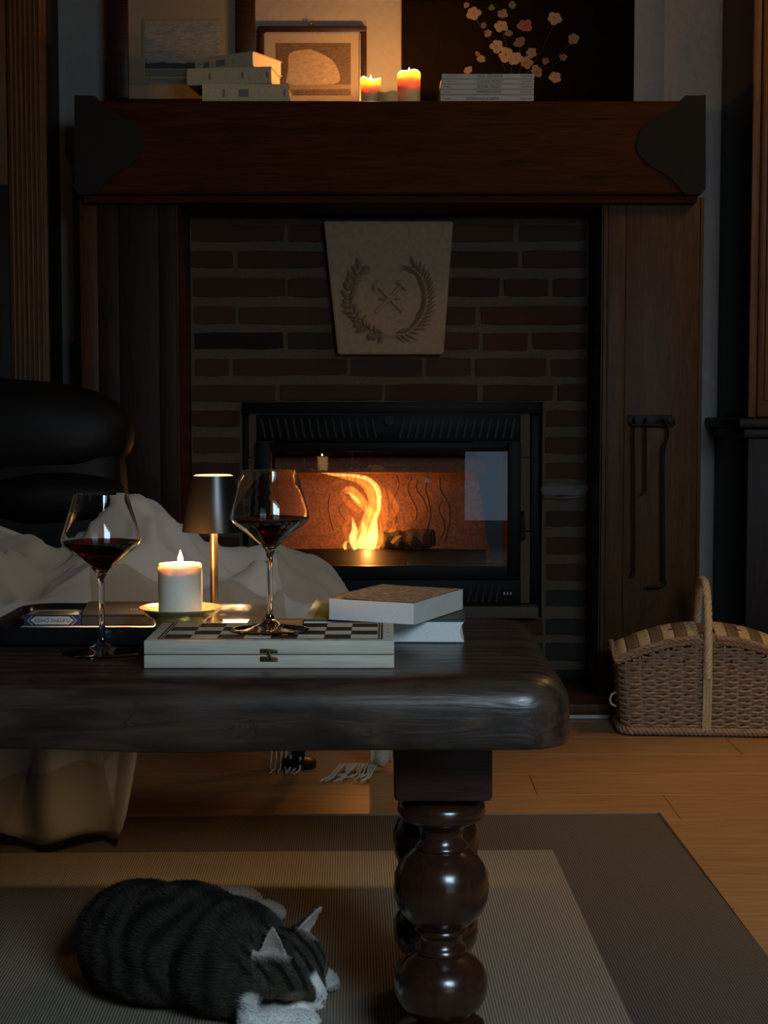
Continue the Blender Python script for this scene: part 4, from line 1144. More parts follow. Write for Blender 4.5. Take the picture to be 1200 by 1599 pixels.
for px, py, r, m in [(740, 20, 11, 0), (729, 8, 5, 1), (783, 40, 10, 0), (785, 22, 8, 1), (762, 52, 6, 1), (866, 28, 12, 0), (896, 60, 9, 1), (812, 66, 9, 2), (776, 72, 11, 0), (790, 85, 13, 0), (806, 92, 11, 0),
                    (822, 98, 10, 1), (830, 82, 9, 1), (752, 92, 7, 1), (746, 84, 4, 2), (838, 112, 10, 1), (867, 121, 9, 0), (880, 90, 6, 2), (852, 95, 6, 2), (731, 110, 7, 1), (795, 52, 6, 2), (756, 40, 5, 2), (820, 40, 11, 3), (768, 12, 5, 4), (800, 8, 6, 4)]:
    blossom(px, py, r, m)
q = MB()
for (x0, y0, x1, y1) in ((740, 25, 790, 110), (783, 45, 800, 120), (866, 35, 820, 120), (896, 65, 830, 115), (812, 70, 808, 130), (880, 92, 825, 120)):
    a, b = at(x0, y0, YD), at(x1, y1, YD)
    q.tube([(a.x - cxp, -.0003, a.z - ZM), ((a.x + b.x) / 2 - cxp + .01, -.0003, (a.z + b.z) / 2 - ZM), (b.x - cxp, -.0003, b.z - ZM)], .0012, 4)
q.build('painted_stems', plain('painted_stem', (.022, .018, .012), .9, 0, .1), fp)['kind'] = 'stuff'

# books stacked left on the shelf
def shelf_book(label, x0, x1, ztop_, zbot, Yf, depth, cover, pages, rot=0.0, marks=(), group='books stacked left on the mantel'):
    w = at(x1, 120, Yf).x - at(x0, 120, Yf).x
    c_ = (at(x0, 120, Yf).x + at(x1, 120, Yf).x) / 2
    t = book('book', label, (c_, Yf + depth / 2, zbot), rot, w, depth, ztop_ - zbot, cover, pages, 'front', .0025, .003, group)
    hh_ = ztop_ - zbot
    for u, ww, m in marks:
        MB().box((u - .5) * w - ww / 2, (u - .5) * w + ww / 2, -depth / 2 - .0046, -depth / 2 - .0041, hh_ * .3, hh_ * .7).build('spine_print', m, t)
    return t
YS = 4.37
z1 = at(400, 131, YS).z; z2 = at(400, 104.5, YS).z; z3 = z2 + .0425
shelf_book('cream cloth book at the bottom of the left mantel stack', 316, 451, z1 - .0004, ZM, YS, .15, M['cover_cream'], M['paper_warm'], 0, ((.25, .006, M['ink_pale']), (.48, .028, M['ink_pale']), (.66, .001, M['ink_pale']), (.95, .004, M['ink_pale'])))
shelf_book('grey cream cloth book in the middle of the left mantel stack', 296, 430, z2 - .0004, z1, YS + .006, .145, M['cover_grey'], M['paper_warm'], -.12, ((.27, .006, M['ink_pale']), (.66, .006, M['ink_pale']), (.95, .003, M['ink'])))
_w, _d, _r = .196, .150, -.50
_c = at(396, 100, YS - .005); _o = Matrix.Rotation(_r, 2) @ Vector((_w / 2, -_d / 2))
tb3 = book('book', 'faded book lying askew on top of the left mantel stack', (_c.x - _o.x, _c.y - _o.y, z2), _r, _w, _d, z3 - z2, M['cover_grey'], M['paper_warm'], 'front', .0025, .003, 'books stacked left on the mantel')
for u, ww in ((.66, .001), (.2, .02), (.45, .03)):
    MB().box((u - .5) * _w - ww / 2, (u - .5) * _w + ww / 2, -_d / 2 - .0046, -_d / 2 - .0041, .012, .028).build('spine_print', M['ink_pale'], tb3)
# five slim books
names = ['PAUL CÉZANNE', 'CLAUDE MONET', 'EDGAR DEGAS', 'IMPRESSIONISM', 'PETER PAUL RUBENS']
desc = ['topmost', 'second from top', 'middle', 'second from bottom', 'bottom']
YQ = 4.375
for k in range(5):
    zt_ = at(760, 115 + k * 8.35, YQ).z; zb_ = at(760, 115 + (k + 1) * 8.35, YQ).z if k < 4 else ZM + .0006
    x0, x1 = (690.5, 834.5) if k < 2 else (688, 834)
    w = at(x1, 120, YQ).x - at(x0, 120, YQ).x; c_ = (at(x0, 120, YQ).x + at(x1, 120, YQ).x) / 2
    t = book('slim_book', 'slim white art book, %s of the five stacked right on the mantel' % desc[k], (c_, YQ + .11, zb_), 0, w, .22, zt_ - zb_ - .0005, M['cover_white'], M['paper_warm'], 'front', .0012, .002, 'slim art books on the mantel')
    zm_ = (zt_ - zb_) / 2
    text('lettering', names[k], .0105, M['ink'], t, (.005 if k < 4 else -.012, -.11 - .0046, zm_), (PI / 2, 0, 0), width=.95)
    text('lettering', 'TASCHEN', .0070, M['ink'], t, (w / 2 - .022, -.11 - .0046, zm_), (PI / 2, 0, 0), width=1.1)
    q = MB(); q.box(-w / 2 + .010, -w / 2 + (.040 if k < 2 else .030), -.1148, -.1144, zm_ - .0008, zm_ + .0008); q.build('small_print', M['ink_pale'], t)

# mantel candles
YE = 4.43
def mcand(label, x0, x1, ytop, fl, e, seed, lip, cup=.010, Y=YE):
    a, b = at(x0, ytop, Y), at(x1, ytop, Y)
    return candle('pillar_candle', label, ((a.x + b.x) / 2, Y, ZM), (b.x - a.x) / 2, a.z - ZM, fl, e, cup, lip, seed, 'candles on the mantel', 'wax_glow')
mcand('lit ivory candle with melted lip on the mantel beside the boulder print', 564, 594, 124, .017, 3.2, 1, .007)
mcand('tall lit ivory candle on the mantel in front of the flower painting', 621, 657, 113, .018, 6.2, 4, .005)
mcand('short unlit melted candle stub between the two lit mantel candles', 591, 622, 145, None, 0, 2, .004, .006, YE - .02)

# ------------------------------------------------------------------ armchair, footstool, blanket
arm = thing('leather_armchair', 'black leather armchair with rounded headrest beside the fireplace', 'armchair', (-1.0, 3.45, 0))
def pillow(name, c, r, parent, m, e=.55, rot=(0, 0, 0), sub=5):
    """a padded block: rounded box with soft edges"""
    bm = bmesh.new(); bmesh.ops.create_cube(bm, size=2.0)
    bmesh.ops.subdivide_edges(bm, edges=bm.edges[:], cuts=9, use_grid_fill=True)
    for v in bm.verts:
        x, y_, z = v.co; n4 = (abs(x) ** (1 / e * 2) + abs(y_) ** (1 / e * 2) + abs(z) ** (1 / e * 2)) ** (e / 2)
        v.co = Vector((x / n4 * r[0], y_ / n4 * r[1], z / n4 * r[2]))
        v.co += noise.noise_vector(v.co * 7 + Vector(c) * 3) * .008
    mb = MB(); mb.bm.free(); mb.bm = bm
    o = mb.build(name, m, parent, smooth=180, loc=c); o.rotation_euler = rot
    return o
# local to (-1.0, 3.45, 0)
topz = at(100, 600, 3.72).z
pillow('backrest', (-.0, .25, .56), (.375, .10, .33), arm, M['leather'], .45, (-.12, 0, 0))
hr = pillow('headrest', (.0, .27, topz - .115), (.392, .12, .128), arm, M['leather'], .75, (-.1, 0, 0))
pillow('lumbar_roll', (.22, .19, topz - .27), (.17, .09, .06), arm, M['leather'], .8)
pillow('seat', (0, -.10, .385), (.36, .33, .085), arm, M['leather'], .45)
pillow('armrest', (-.42, -.05, .46), (.07, .30, .13), arm, M['leather'], .55)
pillow('armrest', (.39, -.03, .45), (.055, .27, .10), arm, M['leather'], .55)
MB().lathe([(0, .0095), (.30, .0095), (.30, .022), (.28, .03), (.05, .04), (.035, .06), (.035, .31), (0, .31)], 36, cap=False).build('swivel_base', M['chrome'], arm, loc=(-.05, .02, 0))
pillow('footrest', (.69, -.20, .41), (.22, .16, .055), arm, M['leather'], .5)
MB().tube([(.72, -.06, .37), (.77, .05, .30), (.79, .20, .10), (.79, .25, .03)], .018, 10).build('footrest_strut', M['chrome'], arm)
MB().lathe([(0, .002), (.045, .002), (.045, .016), (.03, .024), (0, .026)], 24, cap=False).build('strut_foot', M['chrome'], arm, loc=(.79, .25, 0))

def blanket_mat():
    m, nt, b = nodes('cream_wool_plaid')
    tc = N(nt, 'ShaderNodeUVMap'); mp = N(nt, 'ShaderNodeMapping'); mp.inputs['Scale'].default_value = (2.6, 2.6, 1); mp.inputs['Location'].default_value = (.35, .12, 0)
    mp.inputs['Rotation'].default_value = (0, 0, .12)
    nt.links.new(tc.outputs[0], mp.inputs['Vector'])
    br = N(nt, 'ShaderNodeTexChecker'); br.inputs['Scale'].default_value = 1.0
    br.inputs['Color1'].default_value = (.48, .46, .41, 1); br.inputs['Color2'].default_value = (.345, .305, .235, 1)
    nt.links.new(mp.outputs[0], br.inputs['Vector'])
    nt.links.new(br.outputs['Color'], b.inputs['Base Color'])
    b.inputs['Roughness'].default_value = .95; b.inputs['Sheen Weight'].default_value = .3; b.inputs['Specular IOR Level'].default_value = .1
    v = coords(nt, (260, 260, 260), rnd=False); nz = N(nt, 'ShaderNodeTexNoise'); nt.links.new(v, nz.inputs['Vector'])
    bump(nt, b, nz.outputs['Fac'], .5, .002)
    return m
M['blanket'] = blanket_mat()
M['fringe'] = plain('cream_yarn', (.60, .52, .38), .95)
bl = thing('wool_blanket', 'cream and tan wool blanket draped over armchair and raised footrest', 'blanket', (-.5, 3.1, 0))
sil = [(-160, 800), (-60, 806), (0, 826), (50, 845), (95, 868), (130, 842), (165, 806), (200, 784), (232, 777), (252, 792), (266, 818), (300, 826), (320, 857), (370, 862), (440, 857), (482, 868), (520, 890), (545, 911), (557, 934), (562, 975)]
sx_ = [s[0] for s in sil]; sy_ = [s[1] for s in sil]
YR = 3.20
SMX = np.arange(-260, 640, 2.0); _r = np.interp(SMX, sx_, sy_); _k = np.exp(-(np.arange(-30, 31) * 2 / 13.0) ** 2); _k /= _k.sum()
SMY = np.convolve(np.pad(_r, 30, mode='edge'), _k, 'valid')
def ridge(X):
    px = CX + X * F / YR
    return at(600, float(np.interp(px, SMX, SMY)), YR).z
XB0, XB1 = -1.28, -.052
def fold(X, t):
    """soft creases running down and across the drape"""
    a = math.sin(X * 17 + t * 5.5 + 1.2) * .014 + math.sin(X * 31 - t * 8 + .6) * .007
    b_ = noise.noise(Vector((X * 7, t * 4.5, 2.2))) * .030
    c_ = .020 * math.exp(-((t - .42 - .25 * math.sin(X * 5.0)) / .07) ** 2)
    r1 = 1 - abs(noise.noise(Vector((X * 5.5 + t * 2.2, t * 2.6 - X * 2.0, 7.7)))) * 2.2
    r2 = 1 - abs(noise.noise(Vector((X * 9 - t * 3.0, t * 4 + X * 3.0, 1.3)))) * 2.2
    return .9 * a + .7 * b_ + 1.0 * c_ + .050 * max(0, r1) ** 2 + .028 * max(0, r2) ** 2 - .024
def bpt(u, v):
    X = XB0 + (XB1 - XB0) * u
    zr = ridge(X)
    wob = noise.noise(Vector((X * 9, 1, 5))) * .03
    hem = .37 + .05 * math.sin(X * 13)                         # the cloth's front edge; the left part reaches the floor
    k = 1 / (1 + math.exp((X + .480) * 62)); hem = hem * (1 - k) + (.032 - .018 * math.exp(-((X + .525) / .035) ** 2) + .008 * math.sin(X * 40)) * k
    zlip = min(zr - .015, .475 + .03 * math.sin(X * 9))
    if v < .22:                                               # behind the ridge
        t = v / .22; Y = YR + .26 * (1 - t) + wob; Z = .40 + (zr - .40) * math.sin(t * PI / 2) ** .7; n = (0, .2, 0)
        if X > -.14: Z -= .2 * (1 - t) * 0
        Z -= 0.0
    elif v < .68:                                             # sloping towards the table
        t = (v - .22) / .46; Y = YR - .28 * t + wob * (1 - t)
        Z = zr + (zlip - zr) * (t ** 1.25)
        f_ = fold(X, t) * math.sin(PI * min(1, t * 1.15)) ** .8
        Z += f_
    else:                                                     # hanging down in front
        t = (v - .68) / .32; Z = zlip + (hem - zlip) * t
        g_ = abs(math.sin(PI * (X * 5.2 + t * .95 + .12 * math.sin(t * 5))))
        Y = YR - .285 + .055 * t + (.035 - .075 * g_ ** .8 + .020 * math.sin(X * 47 - t * 4) + .03 * noise.noise(Vector((X * 8, t * 3, 4.4)))) * min(1, t * 1.8)
        X = X + .022 * math.sin(t * 4 + X * 8) * t
    e = max(0, (u - .93) / .07)                               # the right end sinks
    Z -= .05 * e ** 2
    return Vector((X + .5, Y - 3.1, Z))
q = MB(); NU, NV = 150, 90; q.grid(bpt, NU, NV)
uvl = q.bm.loops.layers.uv.new('UVMap')
q.bm.verts.index_update()
for f_ in q.bm.faces:
    for lo in f_.loops:
        i, j = divmod(lo.vert.index, NV + 1); lo[uvl].uv = (i / NU * 1.25, j / NV * 1.15)
o = q.build('cloth', M['blanket'], bl, smooth=180)
sd = o.modifiers.new('thick', 'SOLIDIFY'); sd.thickness = .006; sd.offset = 0
# trailing corner on the floor behind the footstool with its fringe
def tr_pt(u, v):
    X = -.035 + .055 * u; Y = 3.47 + .21 * v; Z = max(.012, .42 * (1 - v) ** 1.6 + .012 + .012 * math.sin(u * 9) * v)
    return Vector((X + .5, Y - 3.1, Z))
o = MB().grid(tr_pt, 16, 16).build('trailing_corner', M['fringe'], bl, smooth=180)
o.modifiers.new('thick', 'SOLIDIFY').thickness = .005
q = MB(); rr = random.Random(4)
for k in range(16):
    u = k / 15; p = tr_pt(u * 1.6 - 1.1, 1.0)
    d = Vector((rr.uniform(-.055, -.01), rr.uniform(-.10, -.03), 0))
    p = Vector((p.x - .01, p.y - .06, .006))
    q.tube([p + Vector((0, .06, .006)), p + d * .3 + Vector((0, .02, .004)), p + d * .65 + Vector((.006, 0, .003)), p + d], [.0028, .0026, .0024, .0016], 5)
for k in range(7):
    p = Vector((-.275 + .5 + .012 * k, 3.66 - 3.1 + rr.uniform(-.02, .01), .006)); d = Vector((rr.uniform(-.02, .01), -.05, 0))
    q.tube([p + Vector((0, .05, .03)), p, p + d], [.0028, .0026, .0016], 5)
q.build('fringe', M['fringe'], bl)['kind'] = 'stuff'

# ------------------------------------------------------------------ wicker picnic basket
def wicker(name, c1, c2):
    m, nt, b = nodes(name)
    v = coords(nt, (26, 26, 26), rnd=False); nz = N(nt, 'ShaderNodeTexNoise'); nz.inputs['Detail'].default_value = 5; nt.links.new(v, nz.inputs['Vector'])
    nt.links.new(ramp(nt, nz.outputs['Fac'], [(.3, c1), (.7, c2)]), b.inputs['Base Color']); b.inputs['Roughness'].default_value = .55
    return m
M['wick_tan'] = wicker('peeled_willow', (.24, .135, .075), (.42, .265, .155))
M['wick_light'] = wicker('pale_willow', (.52, .36, .18), (.70, .52, .29))
M['wick_dark'] = wicker('brown_willow', (.17, .10, .05), (.26, .16, .085))
M['strap'] = plain('dark_leather_strap', (.03, .02, .014), .5)
BA, BBv, BYc = .232, .100, 4.142
bxc = at(1098, 960, BYc).x
bas = thing('picnic_basket', 'wicker picnic basket with striped lids and upright twisted handle', 'basket', (bxc, BYc, 0), -.07)
def rim(x): return .196 + .058 * (1 - (min(abs(x), BA) / BA) ** 2)
def per(t, k=1.0, r=.035):
    """point on the rounded rectangle outline, t in 0..1; k scales it"""
    hx, hy_ = BA * k - r, BBv * k - r
    segs = [2 * hx, PI / 2 * r, 2 * hy_, PI / 2 * r] * 2; tot = sum(segs); d = (t % 1) * tot
    pos = [(-hx, -hy_ - r), None]
    st = [((-hx, -hy_ - r), (1, 0)), ((hx, -hy_), -PI / 2), ((hx + r, -hy_), (0, 1)), ((hx, hy_), 0), ((hx, hy_ + r), (-1, 0)), ((-hx, hy_), PI / 2), ((-hx - r, hy_), (0, -1)), ((-hx, -hy_), PI)]
    for s, (p, q_) in zip(segs, st):
        if d <= s:
            if isinstance(q_, tuple):
                n = (q_[1], -q_[0]); return p[0] + q_[0] * d, p[1] + q_[1] * d, n[0], n[1]
            a = q_ + d / r; return p[0] + r * math.cos(a), p[1] + r * math.sin(a), math.cos(a), math.sin(a)
        d -= s
    return per(0)
NST = 34
def taper(z): return .945 + .055 * min(1, z / .2)
rowsz = np.arange(.028, .262, .0080)
q = MB()
for r_i, z in enumerate(rowsz):
    npt = NST * 6; run = []
    def flush():
        global run
    runs = []; cur = []
    for k in range(npt + 1):
        t = k / npt; x, y_, nx, ny = per(t, taper(z))
        if z > rim(x) - .008:
            if len(cur) > 3: runs.append(cur)
            cur = []; continue
        ph = math.cos(PI * NST * t + PI * (r_i % 2)); off = .0036 * ph
        cur.append((x + nx * off, y_ + ny * off, z + .0012 * math.sin(k * 1.3 + r_i * 2)))
    if len(cur) > 3: runs.append(cur)
    for c_ in runs: q.tube(c_, .0041, 5)
q.build('woven_side', M['wick_tan'], bas, smooth=60)['kind'] = 'stuff'
q = MB()
for k in range(NST):
    t = (k + .5) / NST; x, y_, nx, ny = per(t, .945); x2, y2, _, _ = per(t, 1.0)
    q.tube([(x, y_, .012), (x2, y2, rim(x2))], .0036, 5)
q.build('stakes', M['wick_tan'], bas)['kind'] = 'stuff'
MB().prism([(p[0], p[1]) for p in [per(k / 40, .92) for k in range(40)]], 'z', .006, .012).build('bottom', M['wick_dark'], bas)
q = MB(); rope(q, [(*per(k / 220, .965)[:2], .014) for k in range(220)], .012, 3, 34, .0062, 6, closed=True); q.build('foot_border', M['wick_tan'], bas, smooth=60)['kind'] = 'stuff'
q = MB(); rope(q, [(*per(k / 260, 1.01)[:2], rim(per(k / 260, 1.0)[0]) + .004) for k in range(260)], .010, 3, 30, .0055, 6, closed=True); q.build('top_border', M['wick_tan'], bas, smooth=60)['kind'] = 'stuff'
for s_ in (-1, 1):
    lid = bpy.data.objects.new('lid', None); C.objects.link(lid); lid.parent = bas
    lid['label'] = 'arched wicker lid with light and brown stripes'
    NS = 7; xa, xb = .022, BA + .012
    for k in range(NS):
        x0, x1 = xa + (xb - xa) * k / NS, xa + (xb - xa) * (k + 1) / NS - .0015
        def lp_(u, v, x0=x0, x1=x1):
            x = x0 + (x1 - x0) * u; y_ = -BBv - .012 + (2 * BBv + .024) * v
            return Vector((s_ * x, y_, rim(x) + .014 + .0022 * math.sin(v * PI * 22 + (0 if int(u * 2.99) % 2 else PI)) + .026 * math.sin(PI * v) - (.01 if x > BA else 0)))
        q = MB(); q.grid(lp_, 6, 66)
        o = q.build('lid_strip', M['wick_light'] if k % 2 == 0 else M['wick_dark'], lid, smooth=180)
        o.modifiers.new('thick', 'SOLIDIFY').thickness = .004
    q = MB()
    for yy in (-BBv - .013, BBv + .013):
        rope(q, [(s_ * (xa + (xb - xa) * k / 40), yy, rim(xa + (xb - xa) * k / 40) + .015 - (.008 * max(0, k - 36) / 4)) for k in range(41)], .007, 3, 5, .0045, 5)
    rope(q, [(s_ * xb, -BBv - .013 + (2 * BBv + .026) * k / 30, .2 + .012 + .024 * math.sin(PI * k / 30)) for k in range(31)], .007, 3, 5, .0045, 5)
    q.build('lid_edge', M['wick_tan'], lid, smooth=60)['kind'] = 'stuff'
    o = MB().box(s_ * .03 - .0, s_ * .095, -.045, -.032, 0, .003, .001).build('strap', M['strap'], lid); o.location = (0, 0, rim(.06) + .036); o.rotation_euler = (0, s_ * .085, 0)
    MB().lathe([(0, 0), (.004, .0005), (.004, .003), (0, .004)], 10, cap=False).build('strap_stud', M['brass_pin'], lid, loc=(s_ * .085, -.0385, rim(.06) + .039))
q = MB(); q.box(-.020, .020, -BBv - .006, BBv + .006, rim(0) + .012, rim(0) + .024, .004); q.build('centre_bar', M['wick_tan'], bas)
zh = at(1098, 899, BYc).z - .013
hp = spline([(0, -BBv - .013, .16), (0, -BBv - .014, .22), (0, -BBv - .010, .30), (0, -BBv + .012, .36), (0, -BBv + .045, zh - .008), (0, 0, zh), (0, BBv - .045, zh - .008), (0, BBv - .012, .36), (0, BBv + .010, .30), (0, BBv + .014, .22), (0, BBv + .013, .16)], 90)
q = MB(); rope(q, hp, .0095, 4, 9, .0068, 6); q.build('handle', M['wick_light'], bas, smooth=60)


for dx in (-.008, 0, .008): MB().tube([(dx, -BBv - .010, .262), (dx, -BBv - .0125, .15), (dx, -BBv * .97 - .004, .02)], .0042, 6).build('handle_stake', M['wick_light'], bas)
for dx in (-.062, .062):
    MB().ell((dx, -BBv - .010, .205), (.004, .004, .004), sub=1).build('pin', M['iron'], bas)
q = MB(); q.tube([(-BA - .002, -.03, .105), (-BA - .014, -.03, .098), (-BA - .018, -.03, .085), (-BA - .014, -.03, .072), (-BA - .000, -.03, .066)], .0032, 8); q.build('side_loop', M['wick_light'], bas)
# ------------------------------------------------------------------ the sleeping cat
cat_o = onz(300, 1490, 0.0); RZ = .0085
cat = thing('cat', 'brown tabby cat with white paws and muzzle asleep on the rug', 'cat', (cat_o.x, cat_o.y, RZ))
def K(px, py, z): return onz(px, py, z + RZ) - Vector((cat_o.x, cat_o.y, RZ))
hf = Vector((.68, -.33, -.62)).normalized()
hs = Vector((.53, .72, .42)); hs = (hs - hf * hs.dot(hf)).normalized()
hu = hf.cross(hs).normalized()
HR = Matrix((hf, hs, hu)).transposed()
HC = K(451, 1508, .082)
HS = 1.15
def hp(a, b, c): return HC + HR @ Vector((a, b, c)) * HS
rump, mid_, chest, shd = K(222, 1463, .078), K(290, 1474, .083), K(355, 1495, .080), K(402, 1520, .068)
axis = (chest - rump); axis.z = 0; axis.normalize()
ayaw = math.atan2(axis.y, axis.x); AR = Matrix.Rotation(ayaw, 3, 'Z')
q = MB()
q.ell(rump, (.098, .092, .080), AR); q.ell(mid_, (.105, .096, .086), AR); q.ell(chest, (.098, .088, .082), AR); q.ell(shd, (.062, .066, .062), AR)
q.ell(rump.lerp(mid_, .5) + Vector((0, 0, -.03)), (.12, .102, .055), AR)
q.ell(shd.lerp(HC, .5), (.052, .050, .048))
near = K(190, 1500, .05); q.ell(near, (.070, .048, .055), AR)                   # near thigh
# head
q.ell(HC, (.046 * HS, .047 * HS, .042 * HS), HR); q.ell(hp(.012, -.022, -.010), (.030 * HS, .026 * HS, .026 * HS), HR); q.ell(hp(.012, .022, -.010), (.030 * HS, .026 * HS, .026 * HS), HR)
q.ell(hp(.026, 0, .006), (.030 * HS, .022 * HS, .022 * HS), HR); q.ell(hp(.042, 0, -.009), (.020 * HS, .015 * HS, .014 * HS), HR)
q.ell(hp(.042, -.010, -.018), (.017 * HS, .015 * HS, .012 * HS), HR); q.ell(hp(.042, .010, -.018), (.017 * HS, .015 * HS, .012 * HS), HR); q.ell(hp(.034, 0, -.027), (.016 * HS, .013 * HS, .010 * HS), HR)
q.ell(hp(.0605, 0, -.008), (.0042 * HS, .0055 * HS, .0038 * HS), HR, 2)
q.ell(hp(.026, -.019, .004), (.012 * HS, .010 * HS, .008 * HS), HR, 2); q.ell(hp(.026, .019, .004), (.012 * HS, .010 * HS, .008 * HS), HR, 2)      # closed lids
EARS = []
for sg, B, d, n in ((-1, hp(-.012, -.027, .026), Vector((.00, -.02, 1.0)), Vector((-.12, -.95, .05))), (1, hp(-.014, .026, .026), Vector((.60, .25, .76)), Vector((.90, -.40, -.2)))):
    d.normalize(); n = (n - d * n.dot(d)).normalized(); a = d.cross(n).normalized()
    hgt, wid, dep = .056, .025, .014
    def sp(u, v, off):
        ww = wid * (1 - v) ** .75
        return B + d * (hgt * v - .006) + a * ww * u - n * dep * (1 - u * u) * (1 - v) ** .8 + n * off
    EARS.append((B, d, n, a, hgt, wid, dep))
    V = {}
    for s_, off in ((0, -.0022), (1, .0022)):
        for i in range(9):
            for j in range(9): V[s_, i, j] = q.bm.verts.new(sp(-1 + i / 4, j / 8 * .985, off))
    for i in range(8):
        for j in range(8):
            q.bm.faces.new((V[0, i, j], V[0, i + 1, j], V[0, i + 1, j + 1], V[0, i, j + 1])); q.bm.faces.new((V[1, i, j], V[1, i, j + 1], V[1, i + 1, j + 1], V[1, i + 1, j]))
    for i in range(8):
        for j0 in (0, 8): q.bm.faces.new((V[0, i, j0], V[1, i, j0], V[1, i + 1, j0], V[0, i + 1, j0]))
        for i0 in (0, 8): q.bm.faces.new((V[0, i0, i], V[0, i0, i + 1], V[1, i0, i + 1], V[1, i0, i]))
# legs
def limb(pts, rads, sub=2):
    for (p0, r0), (p1, r1) in zip(zip(pts, rads), zip(pts[1:], rads[1:])):
        n = max(2, int((p1 - p0).length / .008))
        for k in range(n + 1):
            t = k / n; r = r0 + (r1 - r0) * t; q.ell(p0.lerp(p1, t), (r, r, r), sub=sub)
def paw(p, dirv, r, toes=4):
    d = Vector((dirv.x, dirv.y, 0)).normalized(); s_ = Vector((-d.y, d.x, 0)); R = Matrix((d, s_, Vector((0, 0, 1)))).transposed()
    q.ell(p, (r * 1.25, r * 1.0, r * .72), R, 2)
    for k in range(toes):
        o_ = (k - (toes - 1) / 2) / (toes / 2)
        q.ell(p + d * r * (1.0 - .25 * abs(o_)) + s_ * r * .78 * o_ + Vector((0, 0, -r * .12)), (r * .46, r * .33, r * .42), R, 2)
fp1 = K(468, 1593, .019); fe1 = K(394, 1594, .024)
limb([shd + Vector((0, -.02, -.03)), fe1, fp1], [.030, .020, .016]); paw(fp1, fp1 - fe1, .0205)
fp2 = K(511, 1531, .016); fe2 = K(470, 1500, .03)
limb([shd + Vector((.02, .03, -.03)), fe2, fp2], [.026, .020, .015]); paw(fp2, Vector((.35, -.9, 0)), .0165)
for (ax, ay), (bx_, by_) in (((330, 1432), (418, 1424)), ((310, 1415), (381, 1402))):
    A, B = K(ax, ay, .026), K(bx_, by_, .019); limb([rump.lerp(mid_, .7) + Vector((0, .05, -.04)), A, B], [.035, .024, .019]); paw(B, B - A, .0225)
tl = spline([K(150, 1440, .04), K(170, 1405, .022), K(230, 1392, .018), K(290, 1398, .016)], 20)
limb([Vector(p) for p in tl], [.018 - .0003 * k for k in range(21)])
for v in q.bm.verts: v.co.z = max(.0006, v.co.z)
me = bpy.data.meshes.new('cat_raw'); bmesh.ops.recalc_face_normals(q.bm, faces=q.bm.faces[:]); q.bm.to_mesh(me); q.bm.free()
tmp = bpy.data.objects.new('cat_raw', me); C.objects.link(tmp)
rm = tmp.modifiers.new('r', 'REMESH'); rm.mode = 'VOXEL'; rm.voxel_size = .0022
smm = tmp.modifiers.new('s', 'SMOOTH'); smm.factor = .5; smm.iterations = 7
dg = bpy.context.evaluated_depsgraph_get()
body_me = bpy.data.meshes.new_from_object(tmp.evaluated_get(dg)); body_me.name = 'cat_body'
bpy.data.objects.remove(tmp)

